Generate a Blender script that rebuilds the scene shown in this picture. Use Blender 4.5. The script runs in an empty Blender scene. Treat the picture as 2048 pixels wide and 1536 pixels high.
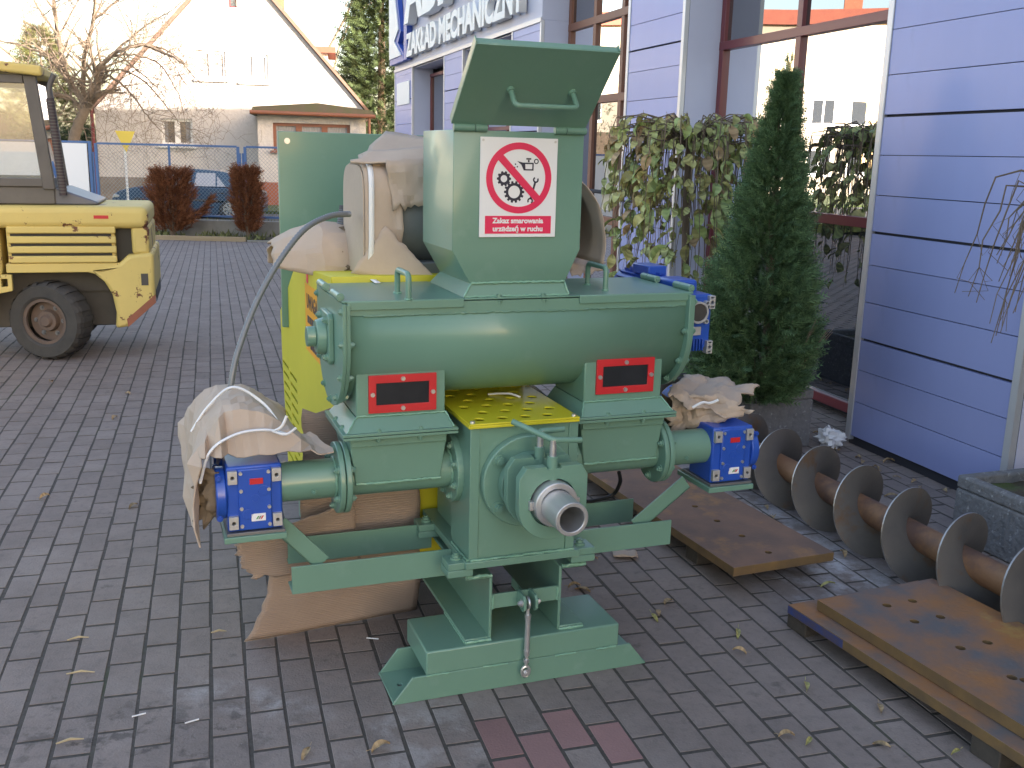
import bpy, bmesh, math, random
from mathutils import Vector, Matrix, Quaternion, noise
from mathutils.geometry import tessellate_polygon
random.seed(11)
sc = bpy.context.scene
col = sc.collection
PI = math.pi
# ------------------------------------------------------------------ camera
F, PITCH, ROLL, CAMH = 2000.0, .22559, -.0248, 1.62
cp, sp = math.cos(PITCH), math.sin(PITCH)
FW = Vector((0, cp, -sp)); UP0 = Vector((0, sp, cp)); RT0 = Vector((1, 0, 0))
RT = RT0 * math.cos(ROLL) - UP0 * math.sin(ROLL)
UP = RT0 * math.sin(ROLL) + UP0 * math.cos(ROLL)
CAM = Vector((0, 0, CAMH))
cam = bpy.data.cameras.new('camera'); camo = bpy.data.objects.new('camera', cam); col.objects.link(camo)
cam.sensor_width = 36; cam.lens = 36 * F / 2048; cam.clip_end = 600; cam.clip_start = .05
camo.matrix_world = Matrix(((RT.x, UP.x, -FW.x, 0), (RT.y, UP.y, -FW.y, 0), (RT.z, UP.z, -FW.z, CAMH), (0, 0, 0, 1)))
sc.camera = camo
# ------------------------------------------------------------------ light
SUN_AZ = math.radians(52)          # to the right of straight behind the camera
SUN_EL = math.radians(14.5)
sun_dir = Vector((math.sin(SUN_AZ) * math.cos(SUN_EL), -math.cos(SUN_AZ) * math.cos(SUN_EL), math.sin(SUN_EL)))
w = bpy.data.worlds.new('World'); sc.world = w; w.use_nodes = True
nt = w.node_tree; bg = nt.nodes['Background']
sky = nt.nodes.new('ShaderNodeTexSky'); sky.sky_type = 'NISHITA'; sky.sun_disc = False
sky.sun_elevation = SUN_EL; sky.sun_rotation = math.atan2(sun_dir.x, sun_dir.y)
sky.air_density = 1.0; sky.dust_density = 2.5; sky.ozone_density = 1.3
nt.links.new(sky.outputs[0], bg.inputs[0]); bg.inputs[1].default_value = .15
sl = bpy.data.lights.new('sun', 'SUN'); sl.energy = 4.5; sl.angle = math.radians(.53); sl.color = (1, .96, .89)
so = bpy.data.objects.new('sun', sl); col.objects.link(so); so.location = (6, -6, 14)
so.rotation_euler = sun_dir.to_track_quat('Z', 'Y').to_euler()
sc.view_settings.view_transform = 'Standard'; sc.view_settings.look = 'None'
sc.view_settings.exposure = 2.2; sc.view_settings.gamma = 1
sc.view_settings.use_white_balance = True; sc.view_settings.white_balance_temperature = 7550; sc.view_settings.white_balance_tint = 15   # the camera's shade setting
sc.render.resolution_x = 1024; sc.render.resolution_y = 768
# ------------------------------------------------------------------ pixel helpers (a pixel gives a direction, a plane the distance)
def ray(px, py): return RT * ((px - 1024) / F) - UP * ((py - 768) / F) + FW
def on_plane(px, py, n, p0):
    d = ray(px, py); return CAM + d * ((p0 - CAM).dot(n) / d.dot(n))
def gpt(px, py, z=0.0): return on_plane(px, py, Vector((0, 0, 1)), Vector((0, 0, z)))
def ypt(px, py, Y): return on_plane(px, py, Vector((0, 1, 0)), Vector((0, Y, 0)))
def gz(y): return -.025 * min(max(y - 8.0, 0), 13.4)
# ------------------------------------------------------------------ materials
M = {}
def node(nt, t, **k):
    n = nt.nodes.new(t)
    for a, b in k.items():
        if a in n.inputs: n.inputs[a].default_value = b
        else: setattr(n, a, b)
    return n
def mat(name, c, rough=.6, metal=0., c2=None, scale=8., bump=0., bscale=60., amount=.5, coat=0., spec=.5, rnd=0., detail=5., c3=None, s3=3., lo3=.55, hi3=.7, stretch=None, trans=0., bdist=.004, world=False, rib=0.):
    m = bpy.data.materials.new(name); m.use_nodes = True; M[name] = m
    nt = m.node_tree; b = nt.nodes['Principled BSDF']; L = nt.links.new
    b.inputs['Base Color'].default_value = (*c, 1); b.inputs['Roughness'].default_value = rough
    b.inputs['Metallic'].default_value = metal; b.inputs['Specular IOR Level'].default_value = spec
    b.inputs['Coat Weight'].default_value = coat; b.inputs['Coat Roughness'].default_value = .12
    tc = node(nt, 'ShaderNodeTexCoord'); src = tc.outputs['Object']
    if world: src = node(nt, 'ShaderNodeNewGeometry').outputs['Position']
    if stretch:
        mp = node(nt, 'ShaderNodeMapping'); mp.inputs['Scale'].default_value = stretch; L(src, mp.inputs[0]); src = mp.outputs[0]
    out = None
    if c2 is not None:
        n = node(nt, 'ShaderNodeTexNoise', Scale=scale, Detail=detail, Roughness=.6); L(src, n.inputs['Vector'])
        r = node(nt, 'ShaderNodeMapRange'); r.inputs[1].default_value = .5 - amount * .5; r.inputs[2].default_value = .5 + amount * .5; L(n.outputs[0], r.inputs[0])
        mx = node(nt, 'ShaderNodeMix', data_type='RGBA'); mx.inputs[6].default_value = (*c, 1); mx.inputs[7].default_value = (*c2, 1)
        L(r.outputs[0], mx.inputs[0]); out = mx.outputs[2]
    if c3 is not None:
        n = node(nt, 'ShaderNodeTexNoise', Scale=s3, Detail=7., Roughness=.65); L(src, n.inputs['Vector'])
        r = node(nt, 'ShaderNodeMapRange'); r.inputs[1].default_value = lo3; r.inputs[2].default_value = hi3; L(n.outputs[0], r.inputs[0])
        mx = node(nt, 'ShaderNodeMix', data_type='RGBA'); mx.inputs[6].default_value = (*c, 1); mx.inputs[7].default_value = (*c3, 1)
        if out: L(out, mx.inputs[6])
        L(r.outputs[0], mx.inputs[0]); out = mx.outputs[2]
    if rnd:
        oi = node(nt, 'ShaderNodeObjectInfo'); ge = node(nt, 'ShaderNodeNewGeometry')
        ad = node(nt, 'ShaderNodeMath', operation='ADD'); L(oi.outputs['Random'], ad.inputs[0]); L(ge.outputs['Random Per Island'], ad.inputs[1])
        fr = node(nt, 'ShaderNodeMath', operation='FRACT'); L(ad.outputs[0], fr.inputs[0])
        r = node(nt, 'ShaderNodeMapRange'); r.inputs[3].default_value = 1 - rnd; r.inputs[4].default_value = 1 + rnd; L(fr.outputs[0], r.inputs[0])
        hs = node(nt, 'ShaderNodeHueSaturation'); hs.inputs['Color'].default_value = (*c, 1)
        if out: L(out, hs.inputs['Color'])
        L(r.outputs[0], hs.inputs['Value']); out = hs.outputs[0]
    if out: L(out, b.inputs['Base Color'])
    if bump:
        n = node(nt, 'ShaderNodeTexNoise', Scale=bscale, Detail=4.); L(src, n.inputs['Vector'])
        bp = node(nt, 'ShaderNodeBump', Strength=bump, Distance=bdist); L(n.outputs[0], bp.inputs['Height']); L(bp.outputs[0], b.inputs['Normal'])
    if rib:
        wv = node(nt, 'ShaderNodeTexWave', bands_direction='Z', Scale=rib, Distortion=.6, Detail=1.); L(tc.outputs['Object'], wv.inputs['Vector'])
        bp = node(nt, 'ShaderNodeBump', Strength=.55, Distance=.0022); L(wv.outputs[1], bp.inputs['Height']); L(bp.outputs[0], b.inputs['Normal'])
    if trans:
        b.inputs['Transmission Weight'].default_value = trans
    return m
mat('green', (.145, .288, .222), .38, c2=(.128, .258, .198), scale=3.5, amount=.55, coat=.28, c3=(.175, .305, .245), s3=9., lo3=.60, hi3=.80, bump=.05, bscale=220., bdist=.001)
mat('green_weld', (.19, .39, .285), .3, coat=.3, bump=.5, bscale=190., bdist=.003)
mat('yellow', (.66, .58, .03), .4, c2=(.6, .53, .028), scale=4., coat=.2)
mat('steel', (.60, .60, .61), .38, metal=.7, c2=(.50, .50, .51), scale=30., stretch=(1, .1, 1))
mat('steel_dark', (.22, .22, .23), .45, metal=.6)
mat('zinc', (.62, .62, .63), .35, metal=.8)
mat('alu', (.55, .55, .56), .5, metal=.6, c2=(.45, .45, .46), scale=60.)
mat('blue_gear', (.012, .085, .46), .35, c2=(.011, .075, .40), scale=20., coat=.3, bump=.12, bscale=180., bdist=.001)
mat('black', (.012, .012, .013), .5)
mat('rubber', (.035, .034, .035), .8, c2=(.075, .068, .06), scale=9., amount=.6, bump=.3, bscale=90.)
mat('red', (.62, .022, .03), .45, c2=(.55, .018, .025), scale=12., rnd=0)
mat('dark_pane', (.014, .015, .018), .2, c2=(.035, .037, .043), scale=14., amount=.9, spec=.6)
mat('cardboard', (.52, .41, .33), .85, c2=(.44, .34, .27), scale=6., bump=.35, bscale=70., stretch=(1, 1, 1), bdist=.003)
mat('cardboard_ribbed', (.40, .30, .24), .85, c2=(.33, .245, .20), scale=5., c3=(.18, .125, .09), s3=5., lo3=.68, hi3=.8, rib=42.)
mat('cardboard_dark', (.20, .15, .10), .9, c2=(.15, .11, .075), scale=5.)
mat('motor_grey', (.20, .22, .225), .5, c2=(.17, .185, .19), scale=6.)
mat('tape', (.78, .78, .80), .35)
mat('conduit', (.20, .21, .225), .45, metal=.3)
mat('label_white', (.80, .80, .82), .4)
mat('sign_red', (.80, .025, .10), .4)
mat('sign_ink', (.02, .02, .045), .45)
mat('label_orange', (.85, .36, .02), .45)
mat('flag_green', (.05, .3, .08), .5)
# ------------------------------------------------------------------ mesh helpers
def perp(d):
    d = d.normalized(); a = Vector((0, 0, 1)) if abs(d.z) < .9 else Vector((1, 0, 0))
    u = d.cross(a).normalized(); return u, d.cross(u).normalized()
class MB:
    def __init__(s): s.v = []; s.f = []
    def add(s, vs, fs):
        o = len(s.v); s.v += [Vector(p) for p in vs]; s.f += [tuple(i + o for i in f) for f in fs]; return s
    def box(s, x0, x1, y0, y1, z0, z1):
        return s.add([(x0,y0,z0),(x1,y0,z0),(x1,y1,z0),(x0,y1,z0),(x0,y0,z1),(x1,y0,z1),(x1,y1,z1),(x0,y1,z1)],
                     [(0,3,2,1),(4,5,6,7),(0,1,5,4),(1,2,6,5),(2,3,7,6),(3,0,4,7)])
    def prism(s, poly, axis, a0, a1, holes=()):
        """polygon in the plane across `axis`, extruded from a0 to a1; holes are polygons"""
        def m(p, a): return {'x': (a, p[0], p[1]), 'y': (p[0], a, p[1]), 'z': (p[0], p[1], a)}[axis]
        loops = [list(poly)] + [list(h) for h in holes]
        flat = [p for l in loops for p in l]; n = len(flat)
        tris = tessellate_polygon([[Vector((p[0], p[1], 0)) for p in l] for l in loops]) if (holes or len(poly) > 4) else [tuple(range(len(poly)))]
        vs = [m(p, a0) for p in flat] + [m(p, a1) for p in flat]; fs = []
        for t in tris: fs.append(tuple(t)); fs.append(tuple(i + n for i in reversed(t)))
        k = 0
        for l in loops:
            L = len(l)
            for i in range(L): j = (i + 1) % L; fs.append((k + i, k + j, k + j + n, k + i + n))
            k += L
        return s.add(vs, fs)
    def cyl(s, p0, p1, r0, r1=None, n=20, caps=True):
        p0, p1 = Vector(p0), Vector(p1); r1 = r0 if r1 is None else r1
        u, v = perp(p1 - p0); vs = []
        for p, r in ((p0, r0), (p1, r1)):
            for i in range(n): a = 2 * PI * i / n; vs.append(p + (u * math.cos(a) + v * math.sin(a)) * r)
        fs = [(i, (i + 1) % n, (i + 1) % n + n, i + n) for i in range(n)]
        if caps: fs += [tuple(reversed(range(n))), tuple(range(n, 2 * n))]
        return s.add(vs, fs)
    def ring(s, p0, p1, ro, ri, n=28):
        p0, p1 = Vector(p0), Vector(p1); u, v = perp(p1 - p0); vs = []
        for p, r in ((p0, ro), (p1, ro), (p1, ri), (p0, ri)):
            for i in range(n): a = 2 * PI * i / n; vs.append(p + (u * math.cos(a) + v * math.sin(a)) * r)
        fs = []
        for k in range(4):
            for i in range(n):
                j = (i + 1) % n; q = (k + 1) % 4; fs.append((k * n + i, k * n + j, q * n + j, q * n + i))
        return s.add(vs, fs)
    def tube(s, pts, r, n=8, caps=True, rads=None):
        pts = [Vector(p) for p in pts]; vs = []; fs = []; u = None
        for k, p in enumerate(pts):
            d = (pts[min(k + 1, len(pts) - 1)] - pts[max(k - 1, 0)])
            if d.length < 1e-9: d = Vector((0, 0, 1))
            d.normalize()
            if u is None: u, v = perp(d)
            else:
                u = (u - d * u.dot(d))
                if u.length < 1e-6: u, v = perp(d)
                u.normalize(); v = d.cross(u)
            rr = rads[k] if rads else r
            for i in range(n): a = 2 * PI * i / n; vs.append(p + (u * math.cos(a) + v * math.sin(a)) * rr)
        for k in range(len(pts) - 1):
            for i in range(n): j = (i + 1) % n; fs.append((k * n + i, k * n + j, (k + 1) * n + j, (k + 1) * n + i))
        if caps: fs += [tuple(reversed(range(n))), tuple(range((len(pts) - 1) * n, len(pts) * n))]
        return s.add(vs, fs)
    def grid(s, fn, nu, nv):
        vs = [fn(i / nu, j / nv) for j in range(nv + 1) for i in range(nu + 1)]
        fs = [(j * (nu + 1) + i, j * (nu + 1) + i + 1, (j + 1) * (nu + 1) + i + 1, (j + 1) * (nu + 1) + i) for j in range(nv) for i in range(nu)]
        return s.add(vs, fs)
    def mesh(s, name, mt, smooth=35, fix=True):
        me = bpy.data.meshes.new(name); me.from_pydata([tuple(p) for p in s.v], [], s.f)
        if fix:
            bm = bmesh.new(); bm.from_mesh(me); bmesh.ops.recalc_face_normals(bm, faces=bm.faces); bm.to_mesh(me); bm.free()
        if smooth:
            me.polygons.foreach_set('use_smooth', [True] * len(me.polygons)); me.set_sharp_from_angle(angle=math.radians(smooth))
        for x in (mt if isinstance(mt, (list, tuple)) else [mt]): me.materials.append(M[x])
        return me
def link(name, me, parent=None):
    o = bpy.data.objects.new(name, me); col.objects.link(o)
    if parent: o.parent = parent
    return o
def obj(name, mb, mt, parent=None, bevel=0., smooth=35, solid=0., seg=2, fix=True):
    me_ = mb.mesh(name, mt, smooth, fix)
    if solid:
        bm = bmesh.new(); bm.from_mesh(me_); bmesh.ops.remove_doubles(bm, verts=bm.verts, dist=.0003); bmesh.ops.recalc_face_normals(bm, faces=bm.faces); bm.to_mesh(me_); bm.free()
        if smooth: me_.set_sharp_from_angle(angle=math.radians(smooth))
    o = link(name, me_, parent)
    if solid:
        md = o.modifiers.new('thick', 'SOLIDIFY'); md.thickness = solid; md.offset = 0
    if bevel:
        md = o.modifiers.new('bevel', 'BEVEL'); md.width = bevel; md.segments = seg; md.limit_method = 'ANGLE'; md.angle_limit = math.radians(40); md.harden_normals = False
    return o
def tag(o, label, cat, group=None, kind=None):
    if label: o['label'] = label
    if cat: o['category'] = cat
    if group: o['group'] = group
    if kind: o['kind'] = kind
    return o
def structure(o): o['kind'] = 'structure'; return o
def thing(name, label, cat, loc=(0, 0, 0), rz=0., group=None):
    o = bpy.data.objects.new(name, None); col.objects.link(o); o.location = loc; o.rotation_euler = (0, 0, rz); o.empty_display_size = .1
    return tag(o, label, cat, group)
def copy_tree(o, parent=None):
    c = o.copy(); col.objects.link(c)
    if parent: c.parent = parent
    for ch in list(o.children): copy_tree(ch, c)
    return c
def circ(cx, cy, r, n=20, a0=0.): return [(cx + r * math.cos(a0 + 2 * PI * i / n), cy + r * math.sin(a0 + 2 * PI * i / n)) for i in range(n)]
def arc(cx, cy, r, a0, a1, n): return [(cx + r * math.cos(a0 + (a1 - a0) * i / n), cy + r * math.sin(a0 + (a1 - a0) * i / n)) for i in range(n + 1)]
def rect(x0, x1, y0, y1): return [(x0, y0), (x1, y0), (x1, y1), (x0, y1)]
_sh = {}
def shared(key, fn):
    if key not in _sh: _sh[key] = fn()
    return _sh[key]
def hexmesh(mt):
    def f():
        m = MB(); m.cyl((0, 0, 0), (0, 0, .25), 1.45, n=14); m.cyl((0, 0, .25), (0, 0, .9), 1., n=6); m.cyl((0, 0, .9), (0, 0, 1.25), .55, n=8); return m.mesh('bolt', mt, 40)
    return shared('hex' + mt, f)
def screwmesh(mt):
    def f():
        m = MB(); m.cyl((0, 0, 0), (0, 0, .7), 1., .92, n=14); m.ring((0, 0, .7), (0, 0, .72), .92, .5, n=12); m.cyl((0, 0, .71), (0, 0, .712), .5, n=6); return m.mesh('screw', mt, 40)
    return shared('scr' + mt, f)
def bolt(parent, pos, d, r=.009, h=.009, mt='green', screw=False):
    o = link('screw' if screw else 'bolt', screwmesh(mt) if screw else hexmesh(mt), parent)
    o.location = pos; o.rotation_mode = 'QUATERNION'
    o.rotation_quaternion = Vector(d).to_track_quat('Z', 'Y') @ Quaternion((0, 0, 1), random.random() * PI); o.scale = (r, r, h); return o
def weld(parent, pts, r=.0035, mt='green_weld', step=.008):
    pts = [Vector(p) for p in pts]; out = []
    for a, b in zip(pts[:-1], pts[1:]):
        n = max(2, int((b - a).length / step))
        for i in range(n): out.append(a.lerp(b, i / n) + Vector((random.uniform(-1, 1), random.uniform(-1, 1), random.uniform(-1, 1))) * r * .35)
    out.append(pts[-1])
    m = MB(); m.tube(out, r, 6, rads=[r * random.uniform(.7, 1.25) for _ in out]); return obj('weld_seam', m, mt, parent, smooth=60)
def text_mesh(name, body, size, depth, mt, align='LEFT', bold=0., xscale=1.):
    cu = bpy.data.curves.new(name, 'FONT'); cu.body = body; cu.size = size; cu.extrude = depth; cu.offset = bold; cu.align_x = align; cu.resolution_u = 3
    o = bpy.data.objects.new(name, cu); col.objects.link(o)
    dg = bpy.context.evaluated_depsgraph_get(); me = bpy.data.meshes.new_from_object(o.evaluated_get(dg)); bpy.data.objects.remove(o); bpy.data.curves.remove(cu)
    for v in me.vertices: v.co.x *= xscale
    me.materials.clear(); me.materials.append(M[mt]); return me
def smooth_path(pts, n=6):
    pts = [Vector(p) for p in pts]; out = []
    for i in range(len(pts) - 1):
        p0 = pts[max(i - 1, 0)]; p1 = pts[i]; p2 = pts[i + 1]; p3 = pts[min(i + 2, len(pts) - 1)]
        for k in range(n):
            t = k / n; out.append(.5 * ((2 * p1) + (p2 - p0) * t + (2 * p0 - 5 * p1 + 4 * p2 - p3) * t * t + (3 * p1 - p0 - 3 * p2 + p3) * t ** 3))
    out.append(pts[-1]); return out
def bent(pts, r, n=4):
    """polyline with rounded corners"""
    pts = [Vector(p) for p in pts]; out = [pts[0]]
    for i in range(1, len(pts) - 1):
        a, b, c = pts[i - 1], pts[i], pts[i + 1]; u = (a - b).normalized(); v = (c - b).normalized()
        for k in range(n + 1):
            t = k / n; out.append((b + u * r) * (1 - t) ** 2 + b * 2 * t * (1 - t) + (b + v * r) * t * t)
    out.append(pts[-1]); return out
# ------------------------------------------------------------------ the ground
mat('sand', (.055, .047, .042), .95, c2=(.10, .088, .078), scale=60., c3=(.05, .07, .03), s3=1.3, lo3=.58, hi3=.72, bump=.5, bscale=90.)
mat('asphalt', (.06, .06, .062), .9, c2=(.085, .083, .082), scale=30., bump=.4)
mat('grass', (.075, .11, .03), .95, c2=(.05, .075, .025), scale=3., bump=.6, bscale=30., bdist=.03)
mat('soil', (.06, .045, .035), .95, c2=(.10, .075, .05), scale=9., c3=(.07, .10, .03), s3=2., lo3=.55, hi3=.66, bump=.8, bscale=25., bdist=.03)
def paver_mat():
    m = mat('paver', (.262, .211, .192), .82, c2=(.205, .166, .152), scale=7., c3=(.13, .108, .10), s3=6.5, lo3=.62, hi3=.70, bump=.6, bscale=130., rnd=.08, spec=.3, world=True)
    nt = m.node_tree; L = nt.links.new; b = nt.nodes['Principled BSDF']
    g = node(nt, 'ShaderNodeNewGeometry')
    cur = b.inputs['Base Color'].links[0].from_socket
    def over(curc, colr, mask):
        mx = node(nt, 'ShaderNodeMix', data_type='RGBA'); mx.inputs[7].default_value = (*colr, 1); L(curc, mx.inputs[6]); L(mask, mx.inputs[0]); return mx.outputs[2]
    def noise_mask(scale, lo, hi, src, detail=6.):
        n = node(nt, 'ShaderNodeTexNoise', Scale=scale, Detail=detail, Roughness=.65); L(src, n.inputs['Vector'])
        r = node(nt, 'ShaderNodeMapRange'); r.inputs[1].default_value = lo; r.inputs[2].default_value = hi; L(n.outputs[0], r.inputs[0]); return r.outputs[0]
    def blob(x, y, rx, ry, rot=0., soft=.5):
        mp = node(nt, 'ShaderNodeMapping'); mp.vector_type = 'TEXTURE'; mp.inputs['Location'].default_value = (x, y, 0); mp.inputs['Rotation'].default_value = (0, 0, rot); mp.inputs['Scale'].default_value = (rx, ry, 1e5)
        L(g.outputs['Position'], mp.inputs[0])
        ln = node(nt, 'ShaderNodeVectorMath', operation='LENGTH'); L(mp.outputs[0], ln.inputs[0])
        r = node(nt, 'ShaderNodeMapRange'); r.inputs[1].default_value = 1.; r.inputs[2].default_value = soft; L(ln.outputs['Value'], r.inputs[0]); return r.outputs[0]
    def mul(a, bq):
        x = node(nt, 'ShaderNodeMath', operation='MULTIPLY'); L(a, x.inputs[0]); L(bq, x.inputs[1]) if not isinstance(bq, float) else setattr(x.inputs[1], 'default_value', bq); return x.outputs[0]
    pos = g.outputs['Position']
    fine = noise_mask(9., .42, .62, pos)
    # pale lime bloom between the plates and the wall, and a streak on the left
    cur = over(cur, (.56, .56, .60), mul(mul(blob(1.12, 4.25, .42, 1.5, math.radians(18), .2), fine), .75))
    cur = over(cur, (.52, .50, .50), mul(mul(blob(-.78, 2.72, .34, .10, math.radians(-18), .3), fine), .6))
    cur = over(cur, (.48, .46, .46), mul(mul(blob(-.25, 2.55, .5, .3, 0., .2), noise_mask(5., .5, .62, pos)), .4))
    # dark damp / oily marks, lower left
    cur = over(cur, (.07, .058, .055), mul(mul(blob(-1.0, 2.52, .55, .26, math.radians(10), .3), noise_mask(11., .52, .60, pos)), .85))
    cur = over(cur, (.15, .125, .115), mul(noise_mask(38., .50, .68, pos, 4.), .45))
    cur = over(cur, (.32, .272, .252), mul(noise_mask(2.3, .48, .66, pos, 5.), .35))
    # pale grit specks
    cur = over(cur, (.62, .60, .58), mul(noise_mask(150., .70, .76, pos, 2.), .55))
    L(cur, b.inputs['Base Color'])
paver_mat()
mat('paver_red', (.31, .175, .165), .82, c2=(.25, .145, .14), scale=6., bump=.5, bscale=130., rnd=.14, spec=.3, world=True)
g = MB(); g.add([(-300, -300, -.9), (300, -300, -.9), (300, 500, -.9), (-300, 500, -.9)], [(0, 1, 2, 3)])
structure(obj('ground', g, 'grass'))
YA = -.2918
Uv = Vector((math.cos(YA), -math.sin(YA), 0)); Wv = Vector((math.sin(YA), math.cos(YA), 0))
YARD_END = 21.4
g = MB()
ys = [-4, 8, 21.4, 21.45]
for a, b in zip(ys[:-1], ys[1:]):
    g.add([(-16, a, gz(a) - .0024), (6, a, gz(a) - .0024), (6, b, gz(b) - .0024), (-16, b, gz(b) - .0024)], [(0, 1, 2, 3)])
paving = structure(obj('paving', g, 'sand', smooth=0))
def paver_mesh(mt, hi=True):
    m = MB(); a, b = .0472, .0938; c = .0012; t = 0.; 
    m.add([(-a, -b, -.03), (a, -b, -.03), (a, b, -.03), (-a, b, -.03), (-a, -b, t - c), (a, -b, t - c), (a, b, t - c), (-a, b, t - c), (-a + c, -b + c, t), (a - c, -b + c, t), (a - c, b - c, t), (-a + c, b - c, t)],
          [(0, 1, 5, 4), (1, 2, 6, 5), (2, 3, 7, 6), (3, 0, 4, 7), (4, 5, 9, 8), (5, 6, 10, 9), (6, 7, 11, 10), (7, 4, 8, 11), (8, 9, 10, 11)])
    me = m.mesh('paver', [mt, 'sand'], 0, fix=False)
    for q in me.polygons:
        if q.index < 4: q.material_index = 1
    return me
pm, pmr = paver_mesh('paver'), paver_mesh('paver_red')
cells = []
for k in range(-150, 60):
    uc = .0421 - .05225 + k * .1045
    for j in range(-20, 125):
        wc = 2.647 + .0998 + j * .1997 + (.09985 if k % 2 else 0)
        p = Uv * uc + Wv * wc
        if p.y > YARD_END - .03 or p.y < .3 or p.x < -15: continue
        v = p - CAM; z = v.dot(FW)
        if z < .25: continue
        px = 1024 + F * v.dot(RT) / z; py = 768 - F * v.dot(UP) / z
        if -1300 < px < 3300 and py < 3600:
            if (p - Vector((1.99, 5.73, 0))).dot(Vector((.9516, .3074, 0))) > .5: continue
            cells.append((p, px, py, z))
def hidden(px, py):
    return (640 < px < 1230 and 700 < py < 1330) or (560 < px < 840 and 1030 < py < 1230) or (1200 < px < 1640 and 950 < py < 1130) or (px > 1720 and py > 1260) or px < -30 or px > 2078 or py > 1575
cells.sort(key=lambda c: c[3])
near = [c for c in cells if not hidden(c[1], c[2])][:300]
nid = set(id(c) for c in near)
def jitter():
    return Matrix.Translation((random.gauss(0, .0012), random.gauss(0, .0015), random.gauss(0, .0003))) @ Matrix.Rotation(random.gauss(0, .006), 4, 'Z') @ Matrix.Rotation(random.gauss(0, .003), 4, 'X') @ Matrix.Rotation(random.gauss(0, .005), 4, 'Y')
fieldm = MB(); fidx = []
for c in cells:
    p, px, py, z = c
    mw = Matrix.Translation((p.x, p.y, gz(p.y))) @ Matrix.Rotation(-YA, 4, 'Z').inverted().inverted()
    mw = Matrix.Translation((p.x, p.y, gz(p.y))) @ Matrix(((Uv.x, Wv.x, 0, 0), (Uv.y, Wv.y, 0, 0), (0, 0, 1, 0), (0, 0, 0, 1))) @ jitter()
    if id(c) in nid:
        red = (900 < px < 1260 and py > 1448 and random.random() < .85)
        o = link('paver', pmr if red else pm, paving); o.matrix_local = mw
    else:
        fieldm.add([mw @ v.co for v in pm.vertices], [tuple(q.vertices) for q in pm.polygons]); fidx += [q.material_index for q in pm.polygons]
fo = obj('paver_field', fieldm, ['paver', 'sand'], paving, smooth=0, fix=False); fo.data.polygons.foreach_set('material_index', fidx); fo['kind'] = 'stuff'
# planting bed, low wall's far side, street
g = MB(); g.grid(lambda u, v: Vector((-16 + 16 * u, 21.44 + 1.5 * v, -.40 + .10 * math.sin(v * PI) + .05 * noise.noise((u * 50, v * 6, 0)))), 120, 10)
structure(obj('planting_bed', g, 'soil'))
g = MB(); g.box(-80, 60, 24.4, 31.2, -.6, -.345)
structure(obj('road', g, 'asphalt'))
g = MB(); g.box(-80, 60, 22.95, 24.4, -.6, -.30); g.box(-80, 60, 31.2, 60, -.6, -.26)
structure(obj('verge', g, 'grass'))
# ------------------------------------------------------------------ the green machine
MYAW = math.radians(20.5); MO = Vector((.064, 2.855, 0))
mc = thing('extruder_machine', 'large green industrial extruder with open hopper lid, red window frames and steel outlet tube', 'machine', MO, MYAW)
XC = -.02
G = 'green'
def mpt(px, py, ly):
    e = Vector((-math.sin(MYAW), math.cos(MYAW), 0)); p = on_plane(px, py, e, MO + e * ly) - MO
    return Vector((p.dot(Vector((math.cos(MYAW), math.sin(MYAW), 0))), ly, p.z))
# base: folded channel with chamfered ends, box on it
m = MB(); m.prism([(-.423, .0), (.423, .0), (.423, .195), (-.423, .195)], 'z', .0, .008, [circ(-.378, .10, .009, 12), circ(.378, .10, .009, 12)])
for y0, y1 in ((-.001, .0075), (.188, .1965)): m.prism([(-.425, .0005), (.425, .0005), (.362, .081), (-.362, .081)], 'y', y0, y1)
bc = obj('base_channel', m, G, mc, .0015)
m = MB(); m.box(-.321, .321, .0005, .236, .0795, .157); bb = obj('base_box', m, G, mc, .005)
for a, b in ((-.32, -.25), (-.14, -.06), (.10, .17), (.24, .31)): weld(bb, [(a, -.003, .081), (b, -.003, .081)], .003)
for sx, x in ((-1, -.112), (1, .118)):
    m = MB(); m.box(x - .005, x + .005, .022, 1.75, .157, .372)
    xo = x + sx * .082
    m.box(min(x, xo), max(x, xo), .022, 1.75, .157, .168); m.box(min(x, xo), max(x, xo), .022, 1.75, .361, .372)
    o = obj('support_beam', m, G, mc, .003)
    weld(o, [(x, .018, .16), (xo, .018, .16)], .005); weld(o, [(xo, .022, .16), (xo, .236, .16)], .004)
    weld(o, [(x, .018, .373), (xo, .018, .373)], .006)
m = MB(); m.box(-.45, .45, 1.5, 1.7, 0, .157); obj('rear_base', m, G, mc, .004)
m = MB(); m.box(-.107, .113, .028, .036, .256, .303); o = obj('tie_plate', m, G, mc, .001); weld(o, [(-.105, .026, .258), (-.105, .026, .30)], .004); weld(o, [(.111, .026, .258), (.111, .026, .30)], .004)
for x in (-.024, .014):
    m = MB(); m.prism([(.03, .262), (.03, .308), (-.022, .308), (-.034, .295), (-.034, .268), (-.022, .256)], 'x', x, x + .009); lg = obj('lug', m, G, mc, .001)
    bolt(lg, (x if x < 0 else x + .009, -.016, .283), (-1 if x < 0 else 1, 0, 0), .009, .011, 'zinc')
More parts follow.
